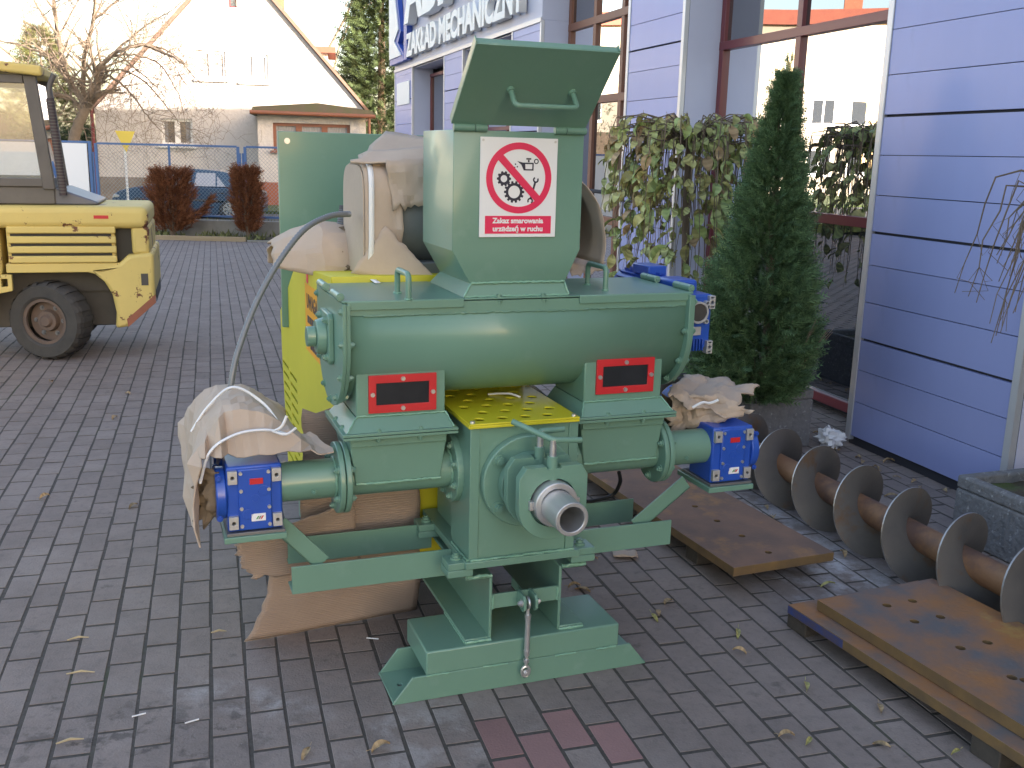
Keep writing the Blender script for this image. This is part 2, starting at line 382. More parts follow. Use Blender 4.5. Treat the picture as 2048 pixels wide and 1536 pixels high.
# turnbuckle
m = MB(); m.tube([(-.005 + .0, -.016 + .017 * math.sin(a), .283 + .017 * math.cos(a)) for a in [2 * PI * i / 16 for i in range(17)]], .0042, 8)
m.cyl((-.005, -.018, .266), (-.005, -.02, .235), .006, .006, 10); m.cyl((-.005, -.02, .245), (-.005, -.021, .225), .011, .009, 12)
m.cyl((-.005, -.021, .225), (-.007, -.024, .125), .0085, .0085, 14); m.cyl((-.007, -.024, .128), (-.007, -.025, .110), .0105, .0085, 12)
m.cyl((-.007, -.025, .112), (-.009, -.026, .074), .0055, .0055, 10); m.cyl((-.008, -.025, .098), (-.008, -.025, .088), .010, .010, 6)
m.tube([(-.010 + .0125 * math.sin(a), -.027, .058 + .017 * math.cos(a)) for a in [2 * PI * i / 16 for i in range(17)]], .0048, 8)
tb = obj('turnbuckle', m, 'zinc', mc, smooth=40)
bolt(tb, (-.010, -.033, .056), (0, -1, 0), .008, .007, 'zinc')
# pressing box
m = MB(); m.box(-.205, .165, -.012, .475, .412, .434); fl = obj('box_flange', m, G, mc, .002)
for x0, x1, xb in ((-.257, -.178, -.222), (.142, .222, .185)):
    for y0 in (-.002, .33):
        m = MB(); m.box(x0, x1, y0, y0 + .075, .387, .409); m.box(x0 + (.002 if xb < 0 else -.002), x1, y0 + .002, y0 + .074, .4095, .4315); o = obj('clamp_block', m, G, mc, .002)
        m = MB(); m.cyl((xb, y0 + .038, .4315), (xb, y0 + .038, .435), .017, n=16); obj('washer', m, G, o); bolt(o, (xb, y0 + .038, .435), (0, 0, 1), .012, .013)
m = MB(); m.box(-.163, .118, .002, .44, .436, .70); m.box(-.163, .118, .002, .012, .70, .846); obj('box_core', m, G, mc, .001)
for x0, x1 in ((-.193, -.1635), (.1185, .148)):
    m = MB(); m.prism([(-.002, .435), (.165, .435), (.185, .455), (.185, .545), (.215, .582), (.30, .60), (.442, .60), (.442, .848), (-.002, .848)], 'x', x0, x1); obj('side_plate', m, G, mc, .002)
weld(fl, [(-.19, -.006, .437), (.146, -.006, .437)], .004); weld(fl, [(-.197, .0, .437), (-.197, .16, .437)], .004)
holes = []
for r in range(6):
    yy = .035 + r * .074
    for q in range(5):
        xx = -.155 + q * .072 + (.036 if r % 2 else 0)
        if xx < .12: holes.append((xx, yy))
m = MB(); m.box(-.201, .146, -.014, -.009, .846, .8545); m.box(-.201, -.196, -.0088, .442, .846, .8545); m.box(.141, .146, -.0088, .442, .846, .8545); m.prism(rect(-.201, .146, -.014, .442), 'z', .8547, .861, [circ(x, y, .0165, 16) for x, y in holes]); cov = obj('vented_cover', m, 'yellow', mc, .0015)
for x, y in ((-.187, .0), (.132, .0), (-.187, .43), (.132, .43)): bolt(cov, (x, y, .861), (0, 0, 1), .008, .008, 'zinc', True)
m = MB(); m.tube(smooth_path([(-.03, .32, .862), (0, .30, .868), (.03, .27, .872), (.055, .25, .864)]), .0035, 6); obj('cable_tie', m, 'tape', mc)
# outlet: disc, two clamps, split collar, tube
CZ = .678
m = MB(); m.ring((XC, -.028, CZ), (XC, .001, CZ), .141, .05, 44); dk = obj('outlet_flange', m, G, mc, .004, smooth=30)
m = MB(); m.ring((XC, -.06, CZ), (XC, -.028, CZ), .095, .05, 36); obj('ring', m, G, dk, .002)
for a in (218, 142, 30, -40): bolt(dk, (XC + .118 * math.cos(math.radians(a)), -.028, CZ + .118 * math.sin(math.radians(a))), (0, -1, 0), .014, .016)
def clamp(y0, y1, hole_r):
    a = math.radians(200); pts = [(XC + p[0], CZ + p[1]) for p in arc(0, -.005, .103, math.radians(-172), math.radians(-8), 18)]
    pts += [(XC + .102, CZ + .075), (XC + .082, CZ + .105), (XC + .022, CZ + .105), (XC + .022, CZ + .098), (XC - .022, CZ + .098), (XC - .022, CZ + .105), (XC - .082, CZ + .105), (XC - .102, CZ + .075)]
    hole = [(XC + hole_r * math.cos(t), CZ + hole_r * math.sin(t)) for t in [2 * PI * i / 28 for i in range(28)]]
    m = MB(); m.prism(pts, 'y', y0, y1, [hole]); c = obj('clamp_plate', m, G, mc, .003)
    ym = (y0 + y1) / 2
    m = MB(); m.cyl((XC, ym, CZ + .06), (XC, ym, CZ + .132), .0155, n=18); obj('clamp_boss', m, G, c, .001)
    m = MB()
    zz = CZ + .132; m.tube([(XC, ym, zz - .01), (XC, ym, zz + .045)], .0085, 12)
    for k in range(7): m.ring((XC, ym, zz + k * .005), (XC, ym, zz + k * .005 + .0025), .0098, .006, 12)
    obj('clamp_screw', m, 'zinc', c, smooth=30)
    return c, Vector((XC, ym, zz + .045))
c1, h1 = clamp(-.125, -.098, .068); c2, h2 = clamp(-.222, -.192, .070)
l1 = mpt(1025, 843, -.11); r1 = mpt(1162, 880, -.20)
m = MB(); m.tube(bent([l1, h2, r1], .012), .0085, 12); obj('clamp_handle', m, G, c2, smooth=40)
l1 = mpt(1078, 873, -.05); r1 = mpt(1128, 858, -.10)
m = MB(); m.tube(bent([l1, h1, r1], .012), .0085, 12); obj('clamp_handle', m, G, c1, smooth=40)
m = MB(); m.ring((XC, -.25, CZ + .002), (XC, -.19, CZ + .002), .064, .046, 40); col_ = obj('split_collar', m, 'steel', mc, .003, smooth=40)
m = MB(); m.box(XC - .075, XC - .063, -.235, -.20, CZ - .012, CZ + .012); m.box(XC + .063, XC + .075, -.235, -.20, CZ - .012, CZ + .012); obj('collar_key', m, 'steel', col_, .001)
m = MB(); m.ring((XC, -.355, CZ - .002), (XC, -.03, CZ), .0475, .0355, 44); tu = obj('outlet_tube', m, 'steel', mc, .002, smooth=40)
# side arms
AY, AZ, AR = .16, .68, .058
def gearbox(x0, x1, z0, z1, y0, y1, sx):
    """cast gear housing with feet pads, screws and labels"""
    m = MB(); m.box(x0, x1, y0 + .006, y1, z0, z1); g = obj('gearbox', m, 'blue_gear', mc, .006)
    w = x1 - x0; h = z1 - z0
    m = MB(); m.box(x0 + .03, x1 - .03, y0 - .002, y0 + .008, z0 + .004, z1 - .006); obj('gearbox_cover', m, 'blue_gear', g, .004)
    for i, (px_, pz) in enumerate(((0, 0), (1, 0), (0, 1), (1, 1))):
        xx = x0 + .003 if px_ == 0 else x1 - .029; zz = z0 + .01 if pz == 0 else z1 - .048
        m = MB(); m.prism(rect(xx, xx + .026, zz, zz + .038), 'y', y0 - .006, y0 + .012, [circ(xx + .013, zz + .019, .0055, 12)]); obj('foot_pad', m, 'alu', g, .001)
        m = MB(); m.cyl((xx + .013, y0 + .004, zz + .019), (xx + .013, y0 + .005, zz + .019), .0055, n=12); obj('pad_hole', m, 'black', g)
    for i in range(4):
        zz = z0 + .018 + i * (h - .036) / 3
        for xx in (x0 + .038, x1 - .038): bolt(g, (xx, y0 - .002, zz), (0, -1, 0), .0055, .006, 'zinc', True)
    for xx, zz in ((x1 - .052, z0 + h * .62), (x0 + .055, z0 + h * .27)):
        m = MB(); m.cyl((xx, y0 - .004, zz), (xx, y0, zz), .015, n=20); obj('cover_boss', m, 'blue_gear', g, .001)
    m = MB(); m.ring((x0 + w * .5, y0 - .0035, z0 + h * .5), (x0 + w * .5, y0, z0 + h * .5), .013, .009, 18); obj('cast_emblem', m, 'blue_gear', g)
    m = MB(); m.box(x0 + w * .41, x0 + w * .65, y0 - .004, y0 - .0015, z1 - .052, z1 - .035); obj('red_label', m, 'red', g, .0005)
    m = MB(); m.box(x0 + w * .42, x0 + w * .68, y0 - .004, y0 - .0015, z0 + .03, z0 + .052); wl = obj('white_label', m, 'label_white', g, .0005)
    for dx, mt in ((.0, 'flag_green'), (.006, 'steel_dark'), (.012, 'red')):
        m = MB(); xx = x0 + w * .50 + dx; m.prism([(xx, z0 + .036), (xx + .004, z0 + .036), (xx + .010, z0 + .045), (xx + .006, z0 + .045)], 'y', y0 - .0048, y0 - .0041); obj('printed_mark', m, mt, wl)
    return g
for sx in (-1, 1):
    X = lambda d: XC + sx * d
    m = MB(); m.cyl((X(.171), AY, AZ), (X(.715), AY, AZ), AR, n=40); pipe = obj('feed_pipe', m, G, mc, smooth=30)
    bolt(pipe, (X(.61), AY - AR + .001, AZ - .02), (0, -1, -.3), .006, .009)
    m = MB(); m.cyl((X(.1685), AY, AZ), (X(.192), AY, AZ), .106, n=40); f1 = obj('box_side_flange', m, G, mc, .003, smooth=30)
    for k in range(8):
        a = math.radians(22.5 + 45 * k); bolt(f1, (X(.192), AY + .086 * math.cos(a), AZ + .086 * math.sin(a)), (sx, 0, 0), .0105, .012)
    weld(f1, [(X(.194), AY + (AR + .002) * math.cos(t), AZ + (AR + .002) * math.sin(t)) for t in [2 * PI * i / 20 for i in range(21)]], .004)
    for d0, d1, nm in ((.505, .5215, 'pipe_flange'), (.524, .5405, 'pipe_flange')):
        m = MB(); m.cyl((X(d0), AY, AZ), (X(d1), AY, AZ), .106, n=44); f2 = obj(nm, m, G, mc, .003, smooth=30)
        for k in range(6):
            a = math.radians(30 + 60 * k); bolt(f2, (X(d0 if d0 < .51 else d1), AY + .086 * math.cos(a), AZ + .086 * math.sin(a)), (-sx if d0 < .51 else sx, 0, 0), .0095, .012)
    weld(f2, [(X(.543), AY + (AR + .002) * math.cos(t), AZ + (AR + .002) * math.sin(t)) for t in [2 * PI * i / 20 for i in range(21)]], .004)
    # lower feed box wrapping the pipe
    xa, xb = (X(.215), X(.51)); lo, hi = min(xa, xb), max(xa, xb)
    m = MB()
    tp = .02
    m.add([(lo, .088, .818), (hi, .088, .818), (hi, .335, .818), (lo, .335, .818), (lo + tp, .094, .675), (hi - tp, .094, .675), (hi - tp, .24, .64), (lo + tp, .24, .64)], [(0, 1, 2, 3), (4, 7, 6, 5), (0, 4, 5, 1), (1, 5, 6, 2), (2, 6, 7, 3), (3, 7, 4, 0)])
    fb = obj('lower_feed_box', m, G, mc, .003)
    weld(fb, [(lo + tp, .092, .674), (hi - tp, .092, .674)], .0035)
    m = MB(); m.box(lo + .004, hi - .006, .079, .087, .79, .816); obj('feed_box_lip', m, G, fb, .002)
    # flange pair between box and chute
    m = MB(); m.box(lo - .022, hi + .022, .052, .345, .8185, .8265); f3 = obj('chute_flange', m, G, mc, .001)
    m = MB(); m.box(lo - .024, hi + .022, .050, .345, .829, .837); f4 = obj('chute_flange', m, G, mc, .001)
    for q in range(2):
        xx = lo + (hi - lo) * (.28 + .42 * q); bolt(f4, (xx, .066, .837), (0, 0, 1), .008, .007); bolt(f3, (xx, .066, .8185), (0, 0, -1), .007, .012)
    for q in range(2):
        xe = lo - .010 if sx < 0 else hi + .010; bolt(f4, (xe, .13 + .1 * q, .837), (0, 0, 1), .008, .007)
    # skirt and chute
    cx0, cx1 = (X(.485), X(.22)) if sx < 0 else (X(.228), X(.498))
    m = MB()
    m.add([(lo - .012, .058, .8375), (hi + .012, .058, .8375), (hi + .012, .34, .8375), (lo - .012, .34, .8375), (cx0 - .002, .0985, .874), (cx1 + .002, .0985, .874), (cx1 + .002, .33, .874), (cx0 - .002, .33, .874)],
          [(0, 1, 5, 4), (1, 2, 6, 5), (2, 3, 7, 6), (3, 0, 4, 7)])
    sk = obj('chute_skirt', m, G, mc, .002)
    weld(sk, [(cx0, .096, .876), (cx1, .096, .876)], .003); weld(sk, [(cx0, .0975, .876), (lo - .01, .057, .839)], .0025); weld(sk, [(cx1, .0975, .876), (hi + .01, .057, .839)], .0025)
    m = MB(); m.box(cx0, cx1, .1005, .33, .872, 1.0155); ch = obj('chute', m, G, mc, .004)
    weld(ch, [(cx0, .099, 1.017), (cx1, .099, 1.018)], .0045)
    # red window
    fx0, fx1 = (-.470, -.269) if sx < 0 else (.246, .446); z0, z1 = (.884, .995) if sx < 0 else (.897, 1.008)
    m = MB(); m.prism(rect(fx0, fx1, z0, z1), 'y', .092, .1002, [rect(fx0 + .022, fx1 - .022, z0 + .023, z1 - .023)]); wf = obj('window_frame', m, 'red', mc, .0012)
    m = MB(); m.box(fx0 + .018, fx1 - .018, .0965, .0998, z0 + .019, z1 - .019); obj('window_pane', m, 'dark_pane', wf)
    xm, zm = (fx0 + fx1) / 2, (z0 + z1) / 2
    for px_, pz in ((xm, z1 - .012), (xm, z0 + .012), (fx0 + .011, zm), (fx1 - .011, zm)): bolt(wf, (px_, .092, pz), (0, -1, 0), .0068, .007, 'zinc', True)
    # gearbox, its bracket
    ga, gb = X(.70), X(.852); g0, g1 = min(ga, gb), max(ga, gb)
    gearbox(g0, g1, .566, .757, .088, .235, sx)
    m = MB(); m.cyl((g0 - .028 if sx < 0 else g1 + .028, AY, .665), (g0 if sx < 0 else g1, AY, .665), .075, n=32); sd = obj('side_cap', m, 'blue_gear', mc, .004, smooth=30)
    for a in range(4): bolt(sd, ((g0 - .02 if sx < 0 else g1 + .02), AY - .083 * math.cos(a * PI / 2 + .8), .665 + .083 * math.sin(a * PI / 2 + .8)), (0, -1, 0), .006, .008, 'blue_gear')
    m = MB(); m.cyl(((g0 + g1) / 2 + sx * .02, .235, .70), ((g0 + g1) / 2 + sx * .02, .30, .71), .07, n=28); m.cyl(((g0 + g1) / 2 + sx * .02, .30, .71), ((g0 + g1) / 2 + sx * .02, .52, .74), .075, n=28); obj('drive_motor', m, 'blue_gear', mc, .004, smooth=30)
    m = MB(); m.box(g0 - .004, g1 + .004, .083, .27, .5565, .5655); obj('pad_plate', m, 'steel_dark', mc, .001)
    m = MB(); m.box(g0 - .012, g1 + .008, .076, .29, .538, .556); br = obj('bracket_plate', m, G, mc, .002)
    # diagonal brace (angle iron) down to the beam
    top = Vector((X(.70), .15, .538)); bot = Vector((X(.515) if sx < 0 else X(.49), .15, .40))
    if sx < 0: top = Vector((X(.725), .15, .538)); bot = Vector((X(.60), .15, .40))
    else: top = Vector((X(.66), .15, .538)); bot = Vector((X(.475), .15, .40))
    d = (bot - top).normalized(); nrm = Vector((-d.z, 0, d.x)) * (1 if sx < 0 else -1)
    m = MB(); wv = Vector((0, .05, 0)); t = .006
    for a, b_, c_ in ((top, bot, nrm * .052),):
        q = [a, a + c_, b_ + c_, b_]
        m.add([p for p in q] + [p + Vector((0, t, 0)) for p in q], [(0, 1, 2, 3), (7, 6, 5, 4), (0, 4, 5, 1), (1, 5, 6, 2), (2, 6, 7, 3), (3, 7, 4, 0)])
        q = [a, b_, b_ + wv, a + wv]
        m.add([p for p in q] + [p + nrm * t for p in q], [(0, 1, 2, 3), (7, 6, 5, 4), (0, 4, 5, 1), (1, 5, 6, 2), (2, 6, 7, 3), (3, 7, 4, 0)])
    obj('brace', m, G, mc, .001)
    # two angle irons running out under the arms
    for yb, dlen in ((.13, .675 if sx < 0 else .585), (.36, .655 if sx < 0 else .56)):
        a, b_ = sorted((X(.185), X(dlen)))
        zt = .424 if sx < 0 else .436
        m = MB(); m.box(a, b_, yb, yb + .007, zt - .086, zt); m.box(a, b_, yb + .007, yb + .085, zt - .086, zt - .079); obj('angle_beam', m, G, mc, .0015)
# ------------------------------------------------------------------ trough with lids
TY, TZ, TR = .265, 1.092, .186
TX0, TX1, TT = -.527, .535, 1.204
prof = [(TY - TR, TT)] + arc(TY, TZ, TR, PI, 2 * PI, 30) + [(TY + TR, TT)]
m = MB()
for k in range(len(prof) - 1):
    (ya, za), (yb, zb) = prof[k], prof[k + 1]; m.add([(TX0, ya, za), (TX1, ya, za), (TX1, yb, zb), (TX0, yb, zb)], [(0, 1, 2, 3)])
tr = obj('trough', m, G, mc, smooth=30, solid=.006)
m = MB(); m.box(TX0, TX1, TY - TR - .006, TY - TR + .001, 1.172, 1.206); m.box(TX0, TX1, TY + TR - .001, TY + TR + .006, 1.172, 1.206); rim = obj('trough_rim', m, G, tr, .001)
weld(rim, [(TX0 + .04 + .0, TY - TR - .004, 1.171)] + [(x, TY - TR - .004, 1.171 + random.uniform(-.002, .002)) for x in (-.3, -.1, .1, .3)] + [(TX1 - .03, TY - TR - .004, 1.171)], .003, 'green')
def dplate(r, top): return [(TY - r, top)] + arc(TY, TZ, r, PI, 2 * PI, 30) + [(TY + r, top)]
for sx, xs in ((-1, (TX0 - .022, TX0 - .012, TX0 - .011, TX0)), (1, (TX1, TX1 + .011, TX1 + .012, TX1 + .022))):
    m = MB(); m.prism(dplate(.213, 1.208), 'x', xs[0], xs[1]); e1 = obj('end_plate', m, G, mc, .001)
    m = MB(); m.prism(dplate(.209, 1.206), 'x', xs[2], xs[3]); e2 = obj('end_flange', m, G, mc, .001)
    xo, xi = (xs[0], xs[3]) if sx < 0 else (xs[3], xs[0])
    for a in range(7):
        t = math.radians(180 + a * 30); bolt(e1, (xo, TY + .199 * math.cos(t), TZ + .199 * math.sin(t)), (sx, 0, 0), .0085, .009); bolt(e2, (xi, TY + .199 * math.cos(t), TZ + .199 * math.sin(t)), (-sx, 0, 0), .0085, .011)
    for y in (TY - .199, TY + .199): bolt(e1, (xo, y, 1.185), (sx, 0, 0), .0085, .009)
    if sx < 0:
        m = MB(); m.prism([(TY + p[0], 1.085 + p[1]) for p in ((-.062, -.075), (.062, -.075), (.075, -.062), (.075, .062), (.062, .075), (-.062, .075), (-.075, .062), (-.075, -.062))], 'x', xo - .016, xo); bh = obj('bearing_housing', m, G, mc, .003)
        m = MB(); m.cyl((xo - .016, TY, 1.085), (xo - .042, TY, 1.085), .056, .048, 32); m.cyl((xo - .042, TY, 1.085), (xo - .068, TY, 1.085), .03, n=24); obj('bearing_hub', m, G, bh, .002, smooth=30)
        for dy in (-.055, .055):
            for dz in (-.055, .055): bolt(bh, (xo - .016, TY + dy, 1.085 + dz), (-1, 0, 0), .010, .012)
# lids
for sx, (x0, x1) in ((-1, (-.547, -.196)), (1, (.167, .556))):
    m = MB(); m.box(x0, x1, .068, .462, 1.209, 1.2145); m.box(x0 + (.014 if sx < 0 else 0), x1 - (.012 if sx > 0 else 0), .066, .0705, 1.189, 1.2125); ld = obj('trough_lid', m, G, mc, .0015)
    hx = -.358 if sx < 0 else .292; ya, yb = (.075, .205) if sx < 0 else (.155, .29)
    m = MB(); m.tube(bent([(hx, ya, 1.214), (hx, ya, 1.285), (hx, yb, 1.285), (hx, yb, 1.214)], .018), .0085, 14); hd = obj('lid_handle', m, G, ld, smooth=40)
    for y in (ya, yb): weld(hd, [(hx + .010 * math.cos(t), y + .010 * math.sin(t), 1.216) for t in [2 * PI * i / 10 for i in range(11)]], .003)
    xe = x0 - .002 if sx < 0 else x1 + .002
    for y0 in (.085, .31):
        m = MB(); m.cyl((xe, y0, 1.224), (xe, y0 + .062, 1.224), .0115, n=18); m.cyl((xe, y0 + .0635, 1.224), (xe, y0 + .105, 1.224), .0115, n=18); m.cyl((xe, y0 - .003, 1.224), (xe, y0, 1.224), .006, n=12); obj('hinge', m, G, ld, .001, smooth=30)
m = MB(); m.box(-.195, .166, .070, .462, 1.209, 1.2135); dp = obj('hopper_deck', m, G, mc, .001)
for x in (-.085, .055, ): bolt(dp, (x, .082, 1.2135), (0, 0, 1), .008, .007); bolt(dp, (x, .076, 1.206), (0, 0, -1), .007, .012)
# ------------------------------------------------------------------ hopper
m = MB()
hx = [(-.180, .125, 1.214, .094, .45), (-.167, .127, 1.252, .1, .415), (-.222, .172, 1.348, .1, .415), (-.222, .172, 1.684, .1, .415)]
for (a0, a1, za, ya, yb_), (b0, b1, zb, yc, yd) in zip(hx[1:-1], hx[2:]):
    m.add([(a0, ya, za), (a1, ya, za), (a1, yb_, za), (a0, yb_, za), (b0, yc, zb), (b1, yc, zb), (b1, yd, zb), (b0, yd, zb)], [(0, 1, 5, 4), (1, 2, 6, 5), (2, 3, 7, 6), (3, 0, 4, 7)])
hp = obj('hopper', m, G, mc, .004, smooth=25, solid=.005)
m = MB(); a0, a1, za, ya, yb_ = hx[0]; b0, b1, zb, yc, yd = hx[1]
m.add([(a0 - .012, ya - .008, za), (a1 + .014, ya - .008, za), (a1 + .014, yb_, za), (a0 - .012, yb_, za), (b0, yc, zb), (b1, yc, zb), (b1, yd, zb), (b0, yd, zb)], [(0, 1, 5, 4), (1, 2, 6, 5), (2, 3, 7, 6), (3, 0, 4, 7)])
hc = obj('hopper_collar', m, G, mc, .001)
weld(hc, [(-.165, .096, 1.254), (.126, .096, 1.254)], .0035); weld(hc, [(-.19, .087, 1.2155), (.137, .087, 1.2155)], .003); weld(hc, [(-.166, .097, 1.252), (-.19, .086, 1.217)], .003); weld(hc, [(.127, .097, 1.252), (.138, .086, 1.217)], .003)
# open lid, hinged on the front edge and leaning forward
A_ = Vector((0, .092, 1.700)); B_ = Vector((0, -.118, 1.893)); dv = (B_ - A_); dl = dv.length; dn = dv / dl
nf = Vector((0, -dn.z, dn.y)).normalized() * 1.0
if nf.z > 0: nf = -nf            # outer face looks forward and down
def lidp(x, t, k): return Vector((x, 0, 0)) + A_ + dn * t + nf * k
x0, x1 = -.233, .174
m = MB()
def slab(xa, xb, ta, tb, ka, kb):
    m.add([lidp(xa, ta, ka), lidp(xb, ta, ka), lidp(xb, tb, ka), lidp(xa, tb, ka), lidp(xa, ta, kb), lidp(xb, ta, kb), lidp(xb, tb, kb), lidp(xa, tb, kb)], [(0, 1, 2, 3), (7, 6, 5, 4), (0, 4, 5, 1), (1, 5, 6, 2), (2, 6, 7, 3), (3, 7, 4, 0)])
slab(x0, x1, 0, dl, -.002, .002); slab(x0, x0 + .004, .0, dl + .004, -.024, -.0021); slab(x1 - .004, x1, 0, dl + .004, -.024, -.0021); slab(x0 + .0041, x1 - .0041, dl - .004, dl, -.020, -.0021)
hl = obj('hopper_lid', m, G, hp, .0012)
m = MB(); m.tube(bent([lidp(-.098, .138, .0), lidp(-.098, .138, .062), lidp(.084, .138, .062), lidp(.084, .138, .0)], .016), .0075, 12)
for x in (-.098, .084): m.cyl(lidp(x, .138, .001), lidp(x, .138, .012), .011, n=14)
hh = link('hopper_lid_handle', m.mesh('hopper_lid_handle', G, 40), hl)
for a, b_ in ((-.226, -.165), (-.163, -.128), (.078, .112), (.114, .176)):
    m = MB(); m.cyl((a, .0925, 1.690), (b_, .0925, 1.690), .0105, n=18); obj('hopper_hinge', m, G, hp, .001, smooth=30)
# ------------------------------------------------------------------ prohibition plate on the hopper
sg = MB(); SX0, SX1, SZ0, SZ1 = -.146, .090, 1.386, 1.667; SYF = .0925
sg.box(SX0, SX1, SYF, .0965, SZ0, SZ1); sign = obj('prohibition_sign', sg, 'label_white', mc, .0012)
for x in (SX0 + .008, SX1 - .008): bolt(sign, (x, SYF, SZ1 - .009), (0, -1, 0), .0035, .003, 'zinc', True)
bolt(sign, (-.03, SYF, SZ0 + .014), (0, -1, 0), .003, .003, 'zinc', True)
scx, scz, sr = (SX0 + SX1) / 2, SZ1 - .113, .100
def dec(poly, mt, name, k=1, holes=()):
    m = MB(); m.prism(poly, 'y', SYF - .0007 * k, SYF - .0007 * (k - 1) - .0001, holes); return obj(name, m, mt, sign, smooth=0)
dec(circ(scx, scz, sr, 56), 'sign_red', 'ban_ring', 2, [circ(scx, scz, sr * .81, 56)])
ca = math.radians(-45); cxv, czv = math.cos(ca), math.sin(ca); hw = .0105; hlg = sr * .86
dec([(scx + cxv * a * hlg - czv * b * hw, scz + czv * a * hlg + cxv * b * hw) for a, b in ((-1, -1), (1, -1), (1, 1), (-1, 1))], 'sign_red', 'ban_bar', 3)
def gear(cx, cz, r, nt_, ri):
    pts = []
    for i in range(nt_):
        for da, rr in ((-.32, r * .82), (-.22, r), (.22, r), (.32, r * .82)):
            a = 2 * PI * (i + da) / nt_; pts.append((cx + rr * math.cos(a), cz + rr * math.sin(a)))
    return pts
dec(gear(scx - .046, scz - .002, .0215, 10, 0), 'sign_ink', 'small_gear', 1, [circ(scx - .046, scz - .002, .010, 20)])
dec(gear(scx - .014, scz - .039, .031, 14, 0), 'sign_ink', 'large_gear', 1, [circ(scx - .014, scz - .039, .018, 24)])
o_ = (scx + .028, scz + .038)
dec([(o_[0] + a, o_[1] + b) for a, b in ((-.035, .010), (-.017, .006), (.016, .006), (.016, -.016), (-.014, -.016), (-.022, .0))], 'sign_ink', 'oil_can', 1, [[(o_[0] + a, o_[1] + b) for a, b in ((-.010, .002), (.012, .002), (.012, -.012), (-.009, -.012))]])
dec(rect(o_[0] - .002, o_[0] + .003, o_[1] + .007, o_[1] + .014), 'sign_ink', 'can_stem'); dec(rect(o_[0] - .007, o_[0] + .008, o_[1] + .0145, o_[1] + .019), 'sign_ink', 'can_knob')
dec(circ(o_[0] + .024, o_[1] + .010, .0075, 16), 'sign_ink', 'can_handle', 1, [circ(o_[0] + .024, o_[1] + .010, .0045, 14)])
for a, b in ((-.040, .001), (-.034, -.006), (-.042, -.008)): dec(circ(o_[0] + a, o_[1] + b, .0022, 8), 'sign_ink', 'oil_drop')
w0, w1 = (scx + .052, scz - .004), (scx + .036, scz - .064)
dvx, dvz = (w1[0] - w0[0]), (w1[1] - w0[1]); ll = math.hypot(dvx, dvz); dvx /= ll; dvz /= ll
dec([(w0[0] + dvx * a - dvz * b, w0[1] + dvz * a + dvx * b) for a, b in ((.006, -.003), (ll - .006, -.003), (ll - .006, .003), (.006, .003))], 'sign_ink', 'wrench_shank')
for (wx, wz), s_ in ((w0, -1), (w1, 1)):
    an = math.atan2(dvz, dvx) + (0 if s_ > 0 else PI)
    dec([(wx + .009 * math.cos(an + t), wz + .009 * math.sin(an + t)) for t in [math.radians(40 + 280 * i / 14) for i in range(15)]] + [(wx + .0045 * math.cos(an + t), wz + .0045 * math.sin(an + t)) for t in [math.radians(320 - 280 * i / 14) for i in range(15)]], 'sign_ink', 'wrench_jaw')
dec(rect(SX0 + .017, SX1 - .015, SZ0 + .010, SZ0 + .061), 'sign_red', 'caption_panel', 1)
for t, zz in (('Zakaz smarowania', SZ0 + .0405), ('urządzeń w ruchu', SZ0 + .0175)):
    me = text_mesh('caption', t, .0208, .0002, 'label_white', 'CENTER', .0008); o = link('caption', me, sign); o.location = ((SX0 + SX1) / 2, SYF - .0012, zz); o.rotation_euler = (PI / 2, 0, 0)
# ------------------------------------------------------------------ upper worm gear at the right end of the trough
ug = MB(); UY0, UY1 = .135, .235; ux0, ux1, uz0, uz1 = .563, .672, 1.008, 1.195
ug.box(ux0, ux1, UY0 + .01, UY1 + .09, uz0 + .01, uz1); up = obj('worm_gearbox', ug, 'blue_gear', mc, .008)
m = MB(); m.cyl((TX1 + .02, TY, 1.13), (ux0 + .006, TY, 1.13), .045, n=24); m.cyl((ux0 - .012, .14, 1.16), (ux0 + .004, .14, 1.16), .022, n=20); obj('gearbox_shaft', m, 'alu', up, smooth=30)
for px_ in (0, 1):
    for pz in (0, 1):
        xx = ux0 - .002 if px_ == 0 else ux1 - .018; zz = uz0 - .006 if pz == 0 else uz1 - .046
        if px_ == 0 and pz == 1: continue
        m = MB(); m.prism(rect(xx, xx + .021, zz, zz + .042), 'y', UY0 - .006, UY0 + .02, [circ(xx + .0105, zz + .021, .006, 10), rect(xx + .005, xx + .016, zz + .003, zz + .009), rect(xx + .005, xx + .016, zz + .033, zz + .039)]); obj('foot_pad', m, 'alu', up, .001)
ucx, ucz = (ux0 + ux1) / 2 - .001, 1.138
m = MB(); m.ring((ucx, UY0 - .008, ucz), (ucx, UY0 + .012, ucz), .036, .029, 28)
for a in (45, 135, 225, 315): m.ring((ucx + .042 * math.cos(math.radians(a)), UY0 - .008, ucz + .042 * math.sin(math.radians(a))), (ucx + .042 * math.cos(math.radians(a)), UY0 + .01, ucz + .042 * math.sin(math.radians(a))), .0085, .0045, 12)
obj('output_flange', m, 'alu', up, .001, smooth=30)
m = MB(); m.cyl((ucx, UY0 - .004, ucz), (ucx, UY0 + .01, ucz), .0288, n=24); obj('shaft_cover', m, 'rubber', up)
m = MB(); m.box(ucx - .022, ucx + .018, UY0 + .005, UY0 + .0085, 1.062, 1.09); obj('nameplate', m, 'alu', up, .0005)
for k in range(5):
    m = MB(); xx = ucx - .022 + k * .011; m.box(xx, xx + .0045, UY0 - .002, UY0 + .012, 1.012, 1.05); obj('cooling_rib', m, 'blue_gear', up, .001)
m = MB(); m.cyl((.60, .33, 1.165), (.60, .62, 1.165), .062, n=30)
